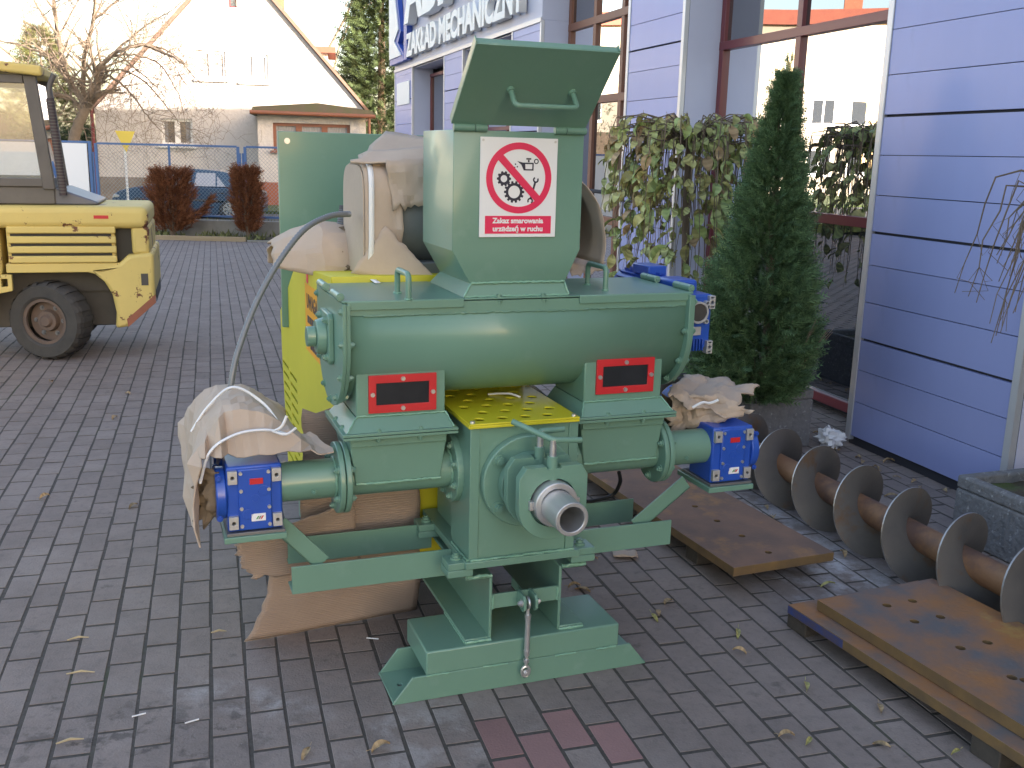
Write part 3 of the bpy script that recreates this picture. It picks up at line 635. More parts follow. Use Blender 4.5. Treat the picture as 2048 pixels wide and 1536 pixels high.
for k in range(20):
    a = 2 * PI * k / 20; c_, s_ = math.cos(a), math.sin(a); m.add([(.60 + .06 * c_, .37, 1.165 + .06 * s_), (.60 + .06 * c_, .60, 1.165 + .06 * s_), (.60 + .072 * c_ , .60, 1.165 + .072 * s_), (.60 + .072 * c_, .37, 1.165 + .072 * s_)], [(0, 1, 2, 3)])
m.box(.57, .64, .40, .52, 1.225, 1.258); obj('gear_motor', m, 'blue_gear', up, .003, smooth=30, fix=True)
m = MB(); m.box(.57, .66, .22, .34, 1.16, 1.232); obj('adapter', m, 'blue_gear', up, .01)
# ------------------------------------------------------------------ rear of the machine
mat('yellow_dull', (.62, .55, .035), .5, c2=(.56, .50, .03), scale=4.)
GXL = -.50
prof = [(.50, 1.228), (1.28, 1.180), (1.76, .93), (1.735, .70), (1.63, .25), (.50, .25)]
slots = []
for k in range(11):
    z = .715 - .0425 * k
    slots.append(rect(1.545 - .010 * k, 1.715 - .011 * k, z - .007, z + .007)); 
    if k < 10: slots.append(rect(1.31 - .006 * k, 1.50 - .010 * k, z - .012, z + .002))
m = MB(); m.prism(prof, 'x', GXL, GXL + .006, slots); yg = obj('drive_guard', m, 'yellow_dull', mc, smooth=0)
m = MB(); m.prism([(p[0] + (.004 if p[0] < 1 else -.004), p[1] - .003) for p in prof], 'x', GXL + .05, GXL + .06); obj('guard_inner', m, 'black', yg)
m = MB()
pr3 = prof + [prof[0]]
for (ya, za), (yb, zb) in zip(pr3[:-1], pr3[1:]): m.add([(GXL + .003, ya, za), (.16, ya, za), (.16, yb, zb), (GXL + .003, yb, zb)], [(0, 1, 2, 3)])
obj('guard_shell', m, 'yellow_dull', yg, .004, solid=.005)
m = MB(); m.prism(prof, 'x', .155, .161); obj('guard_side', m, 'yellow_dull', yg)
for x in (-.3, .25):
    m = MB(); m.box(x - .04, x + .04, .62, .70, .0, .25); m.box(x - .04, x + .04, 1.4, 1.48, .0, .25); obj('guard_foot', m, G, mc, .003)
# warning label on the guard's side
m = MB(); m.prism([(.705, 1.15), (1.03, 1.145), (1.03, .90), (.705, .90)], 'x', GXL - .0022, GXL - .0004); wl = obj('warning_label', m, 'label_orange', yg, smooth=0)
me = text_mesh('label_text', 'UWAGA!', .072, .0003, 'sign_ink', 'CENTER', .002, .82); o = link('label_text', me, wl); o.location = (GXL - .0028, .867, 1.062); o.rotation_euler = (PI / 2, 0, -PI / 2)
for zz, wd in ((1.02, .24), (.975, .20), (.93, .22)):
    for k in range(5):
        if random.random() < .85:
            yy = .867 - wd / 2 + wd * k / 5; m = MB(); m.box(GXL - .0032, GXL - .0023, yy, yy + wd / 5 * .8, zz - .012, zz + .014); obj('print_block', m, 'sign_ink', wl)
m = MB(); m.prism([(.93, 1.185), (.98, 1.215), (1.03, 1.182), (1.0, 1.182), (1.0, 1.15), (.96, 1.15), (.96, 1.185)], 'x', GXL - .002, GXL - .0004); obj('red_arrow', m, 'sign_red', yg)
# green control panel standing at the back
m = MB(); m.box(-.524, .10, 1.50, 1.53, .9, 1.688); gp = obj('rear_panel', m, G, mc, .003)
m = MB(); m.box(-.46, -.40, 1.53, 1.60, .2, 1.66); m.box(.0, .06, 1.53, 1.60, .2, 1.66); obj('panel_post', m, G, gp, .003)
bolt(gp, (-.488, 1.5, 1.651), (0, -1, 0), .008, .006, 'zinc')
# wrapped main motor behind the hopper
m = MB(); m.cyl((-.36, .76, 1.40), (.40, .76, 1.40), .158, n=44); m.box(-.20, .2, .60, .92, 1.218, 1.26); mo = obj('main_motor', m, 'motor_grey', mc, .004, smooth=30)
m = MB(); m.box(-.30, .30, .55, .98, 1.184, 1.2175); obj('motor_rail', m, 'steel_dark', mo, .003)
# conduit
pth = smooth_path([mpt(700, 428, .66), mpt(660, 432, .62), mpt(610, 458, .56), mpt(560, 520, .50), mpt(515, 600, .45), mpt(480, 690, .40), mpt(464, 755, .37), mpt(458, 830, .36)], 22)
m = MB(); m.tube(pth, .01, 10, rads=[.0102 if k % 2 else .0082 for k in range(len(pth))]); obj('conduit', m, 'conduit', mc, smooth=60)
pth = smooth_path([mpt(672, 505, .98), mpt(684, 455, .97), mpt(690, 412, .98)], 22)
m = MB(); m.tube(pth, .016, 10, rads=[.022 if k % 2 else .0185 for k in range(len(pth))]); obj('conduit', m, 'conduit', mc, smooth=60)
m = MB(); m.tube(smooth_path([mpt(1238, 945, .30), mpt(1240, 965, .34), mpt(1225, 990, .38), mpt(1190, 1001, .36), mpt(1172, 1003, .34)]), .007, 8); obj('drive_cable', m, 'black', mc, smooth=60)
m = MB(); m.tube(smooth_path([mpt(1052, 764, .42), mpt(1075, 780, .40), mpt(1100, 800, .36), mpt(1130, 815, .33)]), .006, 8); obj('sensor_cable', m, 'conduit', mc, smooth=60)
# ------------------------------------------------------------------ cardboard
def sheet(name, corners, label, nu=16, nv=16, amp=.012, fr=7., torn=(.02, .02, .02, .02), mt='cardboard', sag=None, thick=.004, parent_m=True, seed=0, fold=None):
    """torn, creased board; corners in machine coordinates: bottom-left, bottom-right, top-right, top-left"""
    c = [Vector(p) for p in corners]; nr = (c[1] - c[0]).cross(c[3] - c[0]).normalized()
    def fn(u, v):
        uu, vv = u, v
        e = lambda t, k: noise.noise((t * 9 + seed, k * 7.3 + seed, 1.7)) + .5 * noise.noise((t * 27, k * 5 + seed, 3.1))
        uu = u + (1 - u) ** 6 * torn[0] * e(v, 1) * 3 - u ** 6 * torn[1] * e(v, 2) * 3
        vv = v + (1 - v) ** 6 * torn[2] * e(u, 3) * 3 - v ** 6 * torn[3] * e(u, 4) * 3
        p = c[0] * (1 - uu) * (1 - vv) + c[1] * uu * (1 - vv) + c[2] * uu * vv + c[3] * (1 - uu) * vv
        q = p * fr + Vector((seed * 3.1, seed, 0))
        cr = abs(noise.noise(q)) - .25 + .45 * (abs(noise.noise(q * 2.3)) - .2)
        p = p + nr * amp * cr * 2
        if sag: p = p + sag(u, v)
        return p
    m = MB(); m.grid(fn, nu, nv)
    if not label: return m
    o = obj(name, m, mt, None, smooth=14, solid=thick)
    if parent_m: o.matrix_world = Matrix.Translation(MO) @ Matrix.Rotation(MYAW, 4, 'Z')
    return tag(o, label, 'cardboard')
def shell(name, fn, label, nu, nv, mt='cardboard', smooth=13, thick=.004):
    m = MB(); m.grid(fn, nu, nv); o = obj(name, m, mt, None, smooth=smooth, solid=thick)
    o.matrix_world = Matrix.Translation(MO) @ Matrix.Rotation(MYAW, 4, 'Z'); return tag(o, label, 'cardboard')
def crease(p, fr, s=0): 
    q = Vector(p) * fr + Vector((s, s * 2, 0)); return abs(noise.noise(q)) - .22 + .5 * (abs(noise.noise(q * 2.1)) - .2)
# wrap round the left gear motor
def lw(u, v):
    y = .10 + .44 * v
    a = PI * (1.16 - 1.22 * u)                     # left bottom over the top to the right
    rx = .135 * (1 - .10 * (1 - v)); rz = .165 * (.80 + .20 * math.sin(min(v * 1.5, 1) * PI / 2)) * (1 - .25 * max(v - .75, 0) * 4)
    p = Vector((-.822 + rx * math.cos(a), y, .755 + rz * math.sin(a)))
    if u < .2: p.z -= (.2 - u) * .75 * (1.1 - .6 * v); p.x -= (.2 - u) * .12; p.x += .05 * noise.noise((u * 30, v * 12, 2)) * (1 - v)
    if u > .72:
        t = (u - .72) / .28; p.x += t * .14 * (1 - v * .8); p.z = p.z * (1 - t) + t * (.775 + .03 * v + .012 * noise.noise((v * 12, 1, 3))) if v < .5 else p.z
    if v < .12: p.z = min(p.z, .86 - (.12 - v) * .6)
    k = crease(p, 8, 2) * .034; p += Vector((math.cos(a), 0, math.sin(a))) * k
    p.y += .02 * noise.noise((u * 14, 5, 1)) * (1 - v) * 2; return p
shell('cardboard_wrap', lw, 'crumpled cardboard tied over the left gear motor with string', 22, 12, smooth=0)
for k, pts in enumerate(([(-.94, .12, .70), (-.91, .115, .79), (-.84, .12, .832), (-.76, .125, .838), (-.70, .13, .82)], [(-.95, .30, .80), (-.90, .29, .875), (-.83, .28, .93), (-.75, .25, .885), (-.71, .18, .83)])):
    m = MB(); m.tube(smooth_path([Vector(p) + Vector((0, -.012, .014)) for p in pts], 6), .0045, 6)
    if k == 0: m.tube(smooth_path([(-.74, .095, .852), (-.72, .07, .87), (-.705, .07, .90)], 5), .004, 6); m.tube(smooth_path([(-.74, .095, .852), (-.71, .06, .85), (-.68, .08, .86)], 5), .004, 6)
    o = obj('string', m, 'tape', None, smooth=60); o.matrix_world = Matrix.Translation(MO) @ Matrix.Rotation(MYAW, 4, 'Z'); tag(o, ['white string knotted across the front of the left cardboard wrap', 'white string looped over the crown of the left cardboard wrap'][k], 'string')
# torn scraps hanging at the left of it
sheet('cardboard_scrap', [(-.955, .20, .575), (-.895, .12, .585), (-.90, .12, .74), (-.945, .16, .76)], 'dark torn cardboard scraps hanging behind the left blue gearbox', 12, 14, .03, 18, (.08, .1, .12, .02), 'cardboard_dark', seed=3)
# right gear motor cover
sheet('cardboard_cover', [mpt(1328, 792, .22), mpt(1446, 832, .12), mpt(1524, 772, .42), mpt(1375, 745, .50)], 'flat torn cardboard lid with blue stains on the right gear motor', 22, 16, .02, 8, (.03, .04, .04, .03), seed=5)
sheet('cardboard_flap', [mpt(1332, 872, .26), mpt(1505, 826, .075), mpt(1440, 790, .16), mpt(1345, 790, .24)], 'bent cardboard flap folded down over the right blue gearbox', 22, 14, .035, 9, (.05, .05, .06, .03), seed=8)
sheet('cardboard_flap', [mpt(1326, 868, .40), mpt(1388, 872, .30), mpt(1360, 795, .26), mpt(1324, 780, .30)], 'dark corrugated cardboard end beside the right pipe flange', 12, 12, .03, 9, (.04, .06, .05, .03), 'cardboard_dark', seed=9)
m = MB(); m.tube(smooth_path([mpt(1385, 815, .11), mpt(1405, 805, .10), mpt(1420, 806, .10), mpt(1437, 800, .09)], 6), .0045, 6); o = obj('string', m, 'tape', None, smooth=60); o.matrix_world = Matrix.Translation(MO) @ Matrix.Rotation(MYAW, 4, 'Z'); tag(o, 'loose white string end lying on the right cardboard flap', 'string')
# wrapping of the main motor, left end: a boxy sleeve
def sq(a, ry, rz, k=.48):
    c_, s_ = math.cos(a), math.sin(a); return Vector((0, .755 + ry * math.copysign(abs(c_) ** k, c_), 1.395 + rz * math.copysign(abs(s_) ** k, s_)))
def mw1(u, v):
    x = -.372 + (.14 + .05 * noise.noise((v * 5, 2, 0)) + .02 * noise.noise((v * 17, 4, 0))) * u
    a = math.radians(60 + 230 * v); p = sq(a, .172, .182); p.x = x
    k = crease(p, 7, 1) * .022 * (.25 + 1.4 * u); return p + Vector((0, math.cos(a), math.sin(a))) * k
shell('motor_wrap', mw1, 'boxy cardboard sleeve strapped round the left end of the grey motor', 12, 40)
m = MB(); m.prism([(sq(t, .170, .180).y, sq(t, .170, .180).z) for t in [2 * PI * i / 40 for i in range(40)]], 'x', -.377, -.3735); o = obj('cardboard_end', m, 'cardboard', None); o.matrix_world = Matrix.Translation(MO) @ Matrix.Rotation(MYAW, 4, 'Z'); tag(o, 'flat cardboard end closing the sleeve round the grey motor', 'cardboard')
sheet('cardboard_flap', [mpt(786, 415, .575), mpt(858, 412, .572), mpt(860, 318, .585), mpt(772, 322, .578)], 'crumpled torn cardboard corner hanging over the grey motor', 10, 8, .016, 8, (.02, 0, .07, .02), seed=31)
sheet('cardboard_flap', [mpt(700, 546, .60), mpt(890, 579, .50), mpt(872, 556, .515), mpt(772, 452, .565)], 'long cardboard tongue slanting down beside the hopper onto the trough lid', 18, 8, .006, 4, (.01, .02, .01, .02), seed=33)
bandp = [sq(math.radians(95 + 165 * k / 24), .180, .190) + Vector((-.345 - .0006 * k, 0, 0)) for k in range(25)] + [Vector((-.366, .50, 1.219)), Vector((-.368, .42, 1.218))]
m = MB()
for a, b in zip(bandp[:-1], bandp[1:]): m.add([a - Vector((.009, 0, 0)), a + Vector((.009, 0, 0)), b + Vector((.009, 0, 0)), b - Vector((.009, 0, 0))], [(0, 1, 2, 3)])
o = obj('strap', m, 'tape', None, solid=.002, smooth=40); o.matrix_world = Matrix.Translation(MO) @ Matrix.Rotation(MYAW, 4, 'Z'); tag(o, 'white plastic strap holding the cardboard sleeve on the motor', 'strap')
sheet('cardboard_flap', [mpt(700, 330, .66), mpt(858, 322, .62), mpt(858, 276, .74), mpt(775, 264, .86)], 'upper folded cardboard flap on top of the wrapped motor', 12, 7, .007, 4, (.03, 0, .03, .02), seed=11)
sheet('cardboard_flap', [mpt(695, 326, .62), mpt(860, 330, .575), mpt(860, 296, .64), mpt(742, 300, .70)], 'lower folded cardboard flap on top of the wrapped motor', 12, 7, .008, 4, (.04, 0, .02, .02), seed=12)
# right end shell
def mw2(u, v):
    y = .52 + .42 * u; a = math.radians(100 - 128 * v); p = Vector((.285 + .135 * math.cos(a) + .05 * v, y, 1.385 + .175 * math.sin(a) - .05 * v * v))
    return p + Vector((math.cos(a), 0, math.sin(a))) * crease(p, 6, 4) * .015
shell('motor_wrap', mw2, 'bent cardboard arching over the right end of the motor', 14, 24)
sheet('cardboard_flap', [mpt(1140, 552, .66), mpt(1208, 535, .60), mpt(1198, 498, .80), mpt(1140, 500, .86)], 'crumpled cardboard piece under the right end of the motor', 14, 10, .02, 9, (.03, .06, .05, .02), seed=14)
# roll on the drive guard
def rl(u, v):
    x = -.625 + .30 * u; a = math.radians(188 - 196 * v); k = .35 + .65 * min(1, u * 1.6 + .12)
    p = Vector((x + .02 * noise.noise((v * 8, 3, 1)), 1.00 + .17 * math.cos(a) * k, 1.195 + (.165 * math.sin(a)) * k + .03 * (1 - u)))
    return p + Vector((0, math.cos(a), math.sin(a))) * crease(p, 8, 6) * .02
shell('cardboard_roll', rl, 'open cardboard roll lying on top of the yellow guard', 22, 26)
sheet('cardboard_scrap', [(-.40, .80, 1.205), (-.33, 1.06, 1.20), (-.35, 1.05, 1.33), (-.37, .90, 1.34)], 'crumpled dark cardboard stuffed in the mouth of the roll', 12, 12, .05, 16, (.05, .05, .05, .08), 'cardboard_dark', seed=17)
sheet('cardboard_flap', [mpt(725, 572, .53), mpt(812, 560, .55), mpt(790, 530, .80), mpt(715, 532, .88)], 'brown cardboard tongue hanging over the front of the yellow guard', 12, 10, .012, 7, (.02, .03, .03, .02), 'cardboard_ribbed', seed=19)
# boards standing under the left arm
sheet('cardboard_board', [(-.80, .535, .004), (-.195, .60, .004), (-.18, .50, .36), (-.72, .47, .36)], 'large ribbed cardboard board standing on the pavers under the left arm', 24, 16, .006, 3, (.006, .004, .003, .003), 'cardboard_ribbed', seed=21, sag=lambda u, v: Vector((.03 * (1 - u) ** 2 * math.sin(v * PI), 0, 0)))
sheet('cardboard_board', [mpt(500, 1158, .40), mpt(720, 1120, .42), mpt(706, 1000, .40), mpt(470, 1090, .36)], 'torn cardboard sheet hanging below the left gearbox bracket', 22, 18, .012, 5, (.02, .006, .03, .01), 'cardboard_ribbed', seed=23)
sheet('cardboard_board', [mpt(604, 1135, .445), mpt(842, 1120, .445), mpt(838, 812, .50), mpt(604, 822, .50)], 'brown cardboard sheet behind the left feed pipe', 18, 18, .012, 4, (.01, .01, .02, .012), 'cardboard_ribbed', seed=25)
# ------------------------------------------------------------------ auger
mat('rust_pipe', (.27, .12, .065), .62, c2=(.34, .19, .10), scale=5., amount=.6, c3=(.16, .09, .07), s3=3., lo3=.5, hi3=.62, bump=.3, bscale=60., metal=.25)
mat('flight_steel', (.135, .125, .12), .52, metal=.45, c2=(.20, .175, .155), scale=7., detail=9., c3=(.21, .11, .05), s3=5., lo3=.56, hi3=.70, bump=.15, bscale=70.)
mat('flight_edge', (.38, .36, .35), .4, metal=.8)
ad = Vector((.3277, -.9448, 0)); ap = Vector((.9448, .3277, 0)); ac = Vector((1.3, 4.67, .183))
au = thing('auger', 'rusty screw conveyor auger lying along the blue wall', 'auger', (1.3, 4.67, 0), 0)
inv = Vector((1.3, 4.67, 0))
S0, S1, PT = -1.35, 2.35, .302
m = MB(); m.cyl(ac + ad * (S0 - .12) - inv, ac + ad * (S1 + .1) - inv, .054, n=30); m.ring(ac + ad * (S0 - .125) - inv, ac + ad * (S0 - .12) - inv, .054, .04, 30); obj('auger_pipe', m, 'rust_pipe', au, smooth=40)
m = MB(); e = MB(); n = int((S1 - S0) / PT * 40)
hv = []
for i in range(n + 1):
    s = S0 + (S1 - S0) * i / n; th = PI / 2 + 2 * PI * (s - .012) / PT
    dd = ap * math.cos(th) + Vector((0, 0, math.sin(th))); hv.append((ac + ad * s - inv, dd))
for (a, d0), (b, d1) in zip(hv[:-1], hv[1:]):
    t = ad * .0035; ri, ro = .05, .180
    A = [a + d0 * ri, a + d0 * ro, b + d1 * ro, b + d1 * ri]
    m.add([p - t for p in A] + [p + t for p in A], [(0, 1, 2, 3), (7, 6, 5, 4)])
    e.add([a + d0 * ro - t, a + d0 * ro + t, b + d1 * ro + t, b + d1 * ro - t], [(0, 1, 2, 3)])
bmh = obj('auger_flight', m, 'flight_steel', au, smooth=0, fix=False)
for p in bmh.data.polygons: p.use_smooth = True
bm_ = bmesh.new(); bm_.from_mesh(bmh.data); bmesh.ops.remove_doubles(bm_, verts=bm_.verts, dist=.0005); bm_.to_mesh(bmh.data); bm_.free()
obj('flight_rim', e, 'flight_edge', au, smooth=0, fix=False)
# ------------------------------------------------------------------ steel plates
mat('rust_plate', (.25, .135, .09), .72, c2=(.13, .085, .07), scale=3.5, amount=.34, detail=13., c3=(.36, .18, .075), s3=4.5, lo3=.54, hi3=.70, bump=.4, bscale=60., metal=.1)
mat('rust_plate_b', (.125, .115, .118), .55, c2=(.34, .145, .05), scale=3.2, amount=.22, detail=14., c3=(.40, .26, .075), s3=3.0, lo3=.60, hi3=.70, bump=.45, bscale=60., metal=.1)
mat('rust_edge', (.12, .08, .05), .7, c2=(.24, .14, .055), scale=9., amount=.5, bump=.3, metal=.2)
mat('timber', (.075, .06, .05), .85, c2=(.05, .042, .036), scale=5., stretch=(1, 8, 8), bump=.4)
mat('paint_blue', (.02, .055, .22), .6, c2=(.09, .06, .06), scale=20.)
def steel_plate(name, org, yaw, wx, ly, z0, th, holes, mt, label, hr=.014):
    """org = near left corner; length runs away along local +y"""
    t = thing(name, label, 'steel plate', (org[0], org[1], z0), yaw)
    m = MB(); m.prism(rect(0, wx, 0, ly), 'z', 0, th, [circ(x, y, hr, 14) for x, y in holes]); pl = obj('plate', m, [mt, 'rust_edge'], t, .0015, smooth=30)
    for pg in pl.data.polygons:
        if abs(pg.normal.z) < .5: pg.material_index = 1
    for x, y in holes: m = MB(); m.cyl((x, y, .004), (x, y, .006), hr * .99, n=14); obj('bolt_hole', m, 'black', t)
    return t
ya_ = math.radians(22.5)
def to_local(org, yaw, p):
    d = Vector((p[0] - org[0], p[1] - org[1])); return (d.x * math.cos(yaw) + d.y * math.sin(yaw), -d.x * math.sin(yaw) + d.y * math.cos(yaw))
oA = (.855, 3.53)
hA = [to_local(oA, ya_, gpt(px, py, .12)) for px, py in ((1310, 962), (1390, 1012), (1434, 1041), (1484, 1071), (1537, 1104))]
steel_plate('steel_plate', oA, ya_, .47, 2.1, .083, .036, hA, 'rust_plate', 'rusty brown steel plate with a single row of holes beside the machine')
yb_ = math.radians(23.5)
oB1 = gpt(2048 + 120, 1500 + 95, .094); oB1 = (1.55, 2.02)
c1 = gpt(1577, 1210, .094); L1 = 1.55
o1 = (c1.x + math.sin(yb_) * L1, c1.y - math.cos(yb_) * L1)
pb = steel_plate('steel_plate', o1, yb_, .60, L1, .062, .034, [], 'rust_plate_b', 'lower rusty steel plate with blue painted edge on a wooden block')
m = MB(); m.box(-.0012, .0008, L1 - .28, L1 + .0005, .003, .031); obj('blue_paint', m, 'paint_blue', pb)
c2_ = gpt(1635, 1200, .134); L2 = 1.5
o2 = (c2_.x + math.sin(yb_) * L2, c2_.y - math.cos(yb_) * L2)
h2_ = [to_local(o2, yb_, gpt(px, py, .134)) for px, py in ((1774, 1211), (1825, 1202), (1881, 1234), (1829, 1243), (1975, 1285), (1921, 1296), (2024, 1355), (2050, 1361))]
steel_plate('steel_plate', o2, yb_, .53, L2, .0985, .036, h2_, 'rust_plate_b', 'upper rusty steel plate with paired holes stacked on another plate', .0155)
for nm, c, lab in (('wood_block', gpt(1600, 1262), 'dark wooden block under the corner of the stacked plates'), ('wood_block', Vector((1.36, 2.5, 0)), 'dark wooden block under the near end of the stacked plates')):
    m = MB(); m.box(-.02, .42, -.05, .05, 0, .0615); o = obj(nm, m, 'timber', None, .004); o.location = (c.x, c.y, 0); o.rotation_euler = (0, 0, yb_); tag(o, lab, 'wood block')
for q, lab in ((.35, 'dark wooden block under the near end of the plate beside the machine'), (1.6, 'dark wooden block under the far end of the plate beside the machine')):
    m = MB(); m.box(.04, .44, -.045, .045, 0, .0825); o = obj('wood_block', m, 'timber', None, .004); o.location = (oA[0] - math.sin(ya_) * q, oA[1] + math.cos(ya_) * q, 0); o.rotation_euler = (0, 0, ya_); tag(o, lab, 'wood block')
# ------------------------------------------------------------------ workshop building along the right
mat('panel', (.285, .33, .615), .48, metal=.15, c2=(.262, .305, .57), scale=2.2, stretch=(1, 1, .25), c3=(.25, .29, .52), s3=5., lo3=.60, hi3=.78, coat=.15, bump=.03, bscale=3., rnd=.035, bdist=.01)
mat('trim_silver', (.55, .56, .60), .4, metal=.5)
mat('return_pale', (.50, .52, .66), .45, c2=(.46, .48, .62), scale=3.)
mat('maroon', (.16, .022, .03), .4, coat=.2)
mat('facade_dark', (.03, .03, .04), .8)
mat('brown_frame', (.22, .085, .05), .5)
mat('letter_white', (.85, .85, .85), .45)
mat('notice', (.72, .66, .46), .7, c2=(.6, .5, .4), scale=14.)
mat('logo_blue', (.03, .09, .42), .4)
def glass_mat(name, tint, refl):
    m = bpy.data.materials.new(name); m.use_nodes = True; M[name] = m; nt = m.node_tree; nt.nodes.clear()
    out = node(nt, 'ShaderNodeOutputMaterial'); mx = node(nt, 'ShaderNodeMixShader'); g = node(nt, 'ShaderNodeBsdfGlossy'); d = node(nt, 'ShaderNodeBsdfDiffuse')
    g.inputs['Roughness'].default_value = .0; g.inputs['Color'].default_value = (.92, .95, 1, 1); d.inputs['Color'].default_value = (*tint, 1)
    tc = node(nt, 'ShaderNodeTexCoord'); n = node(nt, 'ShaderNodeTexNoise', Scale=.9, Detail=1.); nt.links.new(tc.outputs['Object'], n.inputs['Vector'])
    b = node(nt, 'ShaderNodeBump', Strength=.02, Distance=.05); nt.links.new(n.outputs[0], b.inputs['Height']); nt.links.new(b.outputs[0], g.inputs['Normal'])
    fr = node(nt, 'ShaderNodeFresnel', IOR=1.5); ad = node(nt, 'ShaderNodeMath', operation='ADD'); ad.use_clamp = True; nt.links.new(fr.outputs[0], ad.inputs[0]); ad.inputs[1].default_value = refl
    nt.links.new(ad.outputs[0], mx.inputs[0]); nt.links.new(d.outputs[0], mx.inputs[1]); nt.links.new(g.outputs[0], mx.inputs[2]); nt.links.new(mx.outputs[0], out.inputs[0])
glass_mat('mirror_glass', (.012, .014, .018), .26)
glass_mat('window_glass', (.035, .04, .045), .10)
WA = Vector((1.9906, 5.7337, 0)); WYAW = math.radians(17.9)
# local frame: +y runs away along the wall (s), +x points into the building
wk = thing('workshop_building', 'workshop building clad in lavender blue metal panels with maroon mirrored windows', 'building', WA, WYAW)
ZT = 4.0
piers = [(-1.235, .0), (2.41, 3.48), (5.75, 6.80), (9.0, 10.1), (12.3, 13.83)]
RC = .33
m = MB(); m.box(.42, 15, -17.0, 13.75, -.9, 8.6); obj('core_wall', m, 'facade_dark', wk)
m = MB(); m.box(.0, .418, -17.0, 13.8, ZT, 8.8); m.box(.4, 15.2, -17.02, 13.80, 8.6, 8.82); m.box(.42, 15.0, 13.752, 13.80, -.9, 8.6); obj('upper_wall', m, 'return_pale', wk)
seams = [.055, .262, .452, .633, .848, 1.059, 1.242, 1.448, 1.665, 1.875, 2.09, 2.325, 2.50, 2.71, 2.92, 3.12, 3.33, 3.54, 3.74, 3.99]
gaps = {.633, 1.242, 1.875, 2.50, 3.12, 3.74}
pshare = {}
def panel(y0, y1, z0, z1):
    key = (round(y1 - y0, 3), round(z1 - z0, 3))
    if key not in pshare:
        m = MB(); a, h = key; c = .004
        m.add([(0, 0, 0), (0, a, 0), (0, a, h), (0, 0, h), (c, -0, 0), (.02, 0, 0), (.02, a, 0), (.02, a, h), (.02, 0, h)], [(0, 3, 2, 1), (0, 5, 8, 3), (1, 2, 7, 6), (2, 3, 8, 7), (0, 1, 6, 5)])
        pshare[key] = m.mesh('panel', 'panel', 0, fix=True)
    o = link('panel', pshare[key], wk); o.location = (0, y0, z0); return o
for i, (y0, y1) in enumerate(piers):
    m = MB(); m.box(.021, .42, y0 + .004, y1 - .004, -.5, ZT); obj('pier', m, 'facade_dark', wk)
    zz = [z for z in seams] if i < 2 else [z for z in seams]
    zb = 3.02 if i >= 2 else ZT
    base = gz((WA + Vector((-math.sin(WYAW) * y0, math.cos(WYAW) * y0, 0))).y)
    zl = ([base + .03] if base < -.02 else []) + zz
    for a, b in zip(zl[:-1], zl[1:]):
        if a >= zb - .05: break
        b2 = min(b, zb); lo_gap = .0075 if a in gaps else .0022; hi_gap = .0075 if b in gaps else .0022
        panel(y0 + .047, y1 - .047 if i else y1 - .047, a + lo_gap, b2 - hi_gap)
    for a, b in ((y0, y0 + .045), (y1 - .045, y1)):
        m = MB(); m.box(-.008, .03, a, b, base + .03, zb); obj('edge_trim', m, 'trim_silver', wk, .003)
    for yy, s in ((y0, -1), (y1, 1)):
        m = MB(); m.box(.0305, RC + .02, min(yy, yy + s * .004), max(yy, yy + s * .004), base + .02, zb); obj('pier_return', m, 'return_pale', wk)
# glazing between the piers
def glazing(ya, yb, zs, mull, mt='mirror_glass', fm='maroon', fw=.05):
    ys_ = [ya] + mull + [yb]
    for y in ys_:
        m = MB(); w2 = fw / 2; a = y - w2; b = y + w2
        if y == ya: a, b = y, y + fw
        if y == yb: a, b = y - fw, y
        m.box(RC - .03, RC + .03, a, b, zs[0], zs[-1]); obj('mullion', m, fm, wk, .003)
    for k, z in enumerate(zs):
        a, b = (z, z + fw) if k == 0 else ((z - fw, z) if k == len(zs) - 1 else (z - fw / 2, z + fw / 2))
        m = MB(); m.box(RC - .034, RC + .034, ya + .001, yb - .001, a, b); obj('transom', m, fm, wk, .003)
    for y0, y1 in zip(ys_[:-1], ys_[1:]):
        for z0, z1 in zip(zs[:-1], zs[1:]):
            m = MB(); t = random.uniform(-.002, .002)
            m.add([(RC + t, y0 + .01, z0 + .01), (RC - t, y1 - .01, z0 + .01), (RC - t, y1 - .01, z1 - .01), (RC + t, y0 + .01, z1 - .01)], [(0, 1, 2, 3)]); obj('pane', m, mt, wk, smooth=0)
glazing(.004, 2.405, [.06, 1.262, 2.47, 3.98], [1.33], fw=.062)
glazing(3.485, 5.745, [.03, 1.0, 2.18, 2.95, 3.98], [4.30, 5.0], fm='brown_frame', fw=.075)
glazing(6.805, 8.995, [.0, 1.95, 2.90], [7.9]); glazing(10.105, 12.295, [-.1, 1.95, 2.90], [11.1])
glazing(-4.6, -1.24, [.06, 1.262, 2.47, 3.98], [-2.9], fw=.062)
# fascia with lettering over the far bays
m = MB(); m.box(-.0, .42, 5.75, 13.83, 3.02, ZT); fa = obj('fascia', m, 'return_pale', wk, .004)
m = MB(); m.box(-.016, .0, 5.75, 13.84, 3.0, 3.05); obj('fascia_rail', m, 'trim_silver', fa, .002)
m = MB(); m.box(.03, .40, 6.81, 8.99, 2.985, 3.0); m.box(.03, .40, 10.11, 12.29, 2.985, 3.0); obj('soffit', m, 'return_pale', fa)
def wall_text(body, size, s_start, z, xs, bold, depth, mt='letter_white'):
    me = text_mesh('letters', body, size, depth, mt, 'LEFT', bold, xs); o = link('letters', me, fa)
    # reading direction runs toward the camera (-y local)
    o.rotation_euler = (PI / 2, 0, -PI / 2); o.location = (-.02 - depth, s_start, z); return o
wall_text('ZAKŁAD MECHANICZNY', .47, 12.28, 3.17, 1.16, .020, .045)
wall_text('ABM', 1.25, 12.15, 3.70, 1.45, .05, .07)
m = MB(); m.box(-.10, -.005, 12.30, 12.55, 3.12, 5.6); lg = obj('logo_bar', m, 'logo_blue', fa, .004)
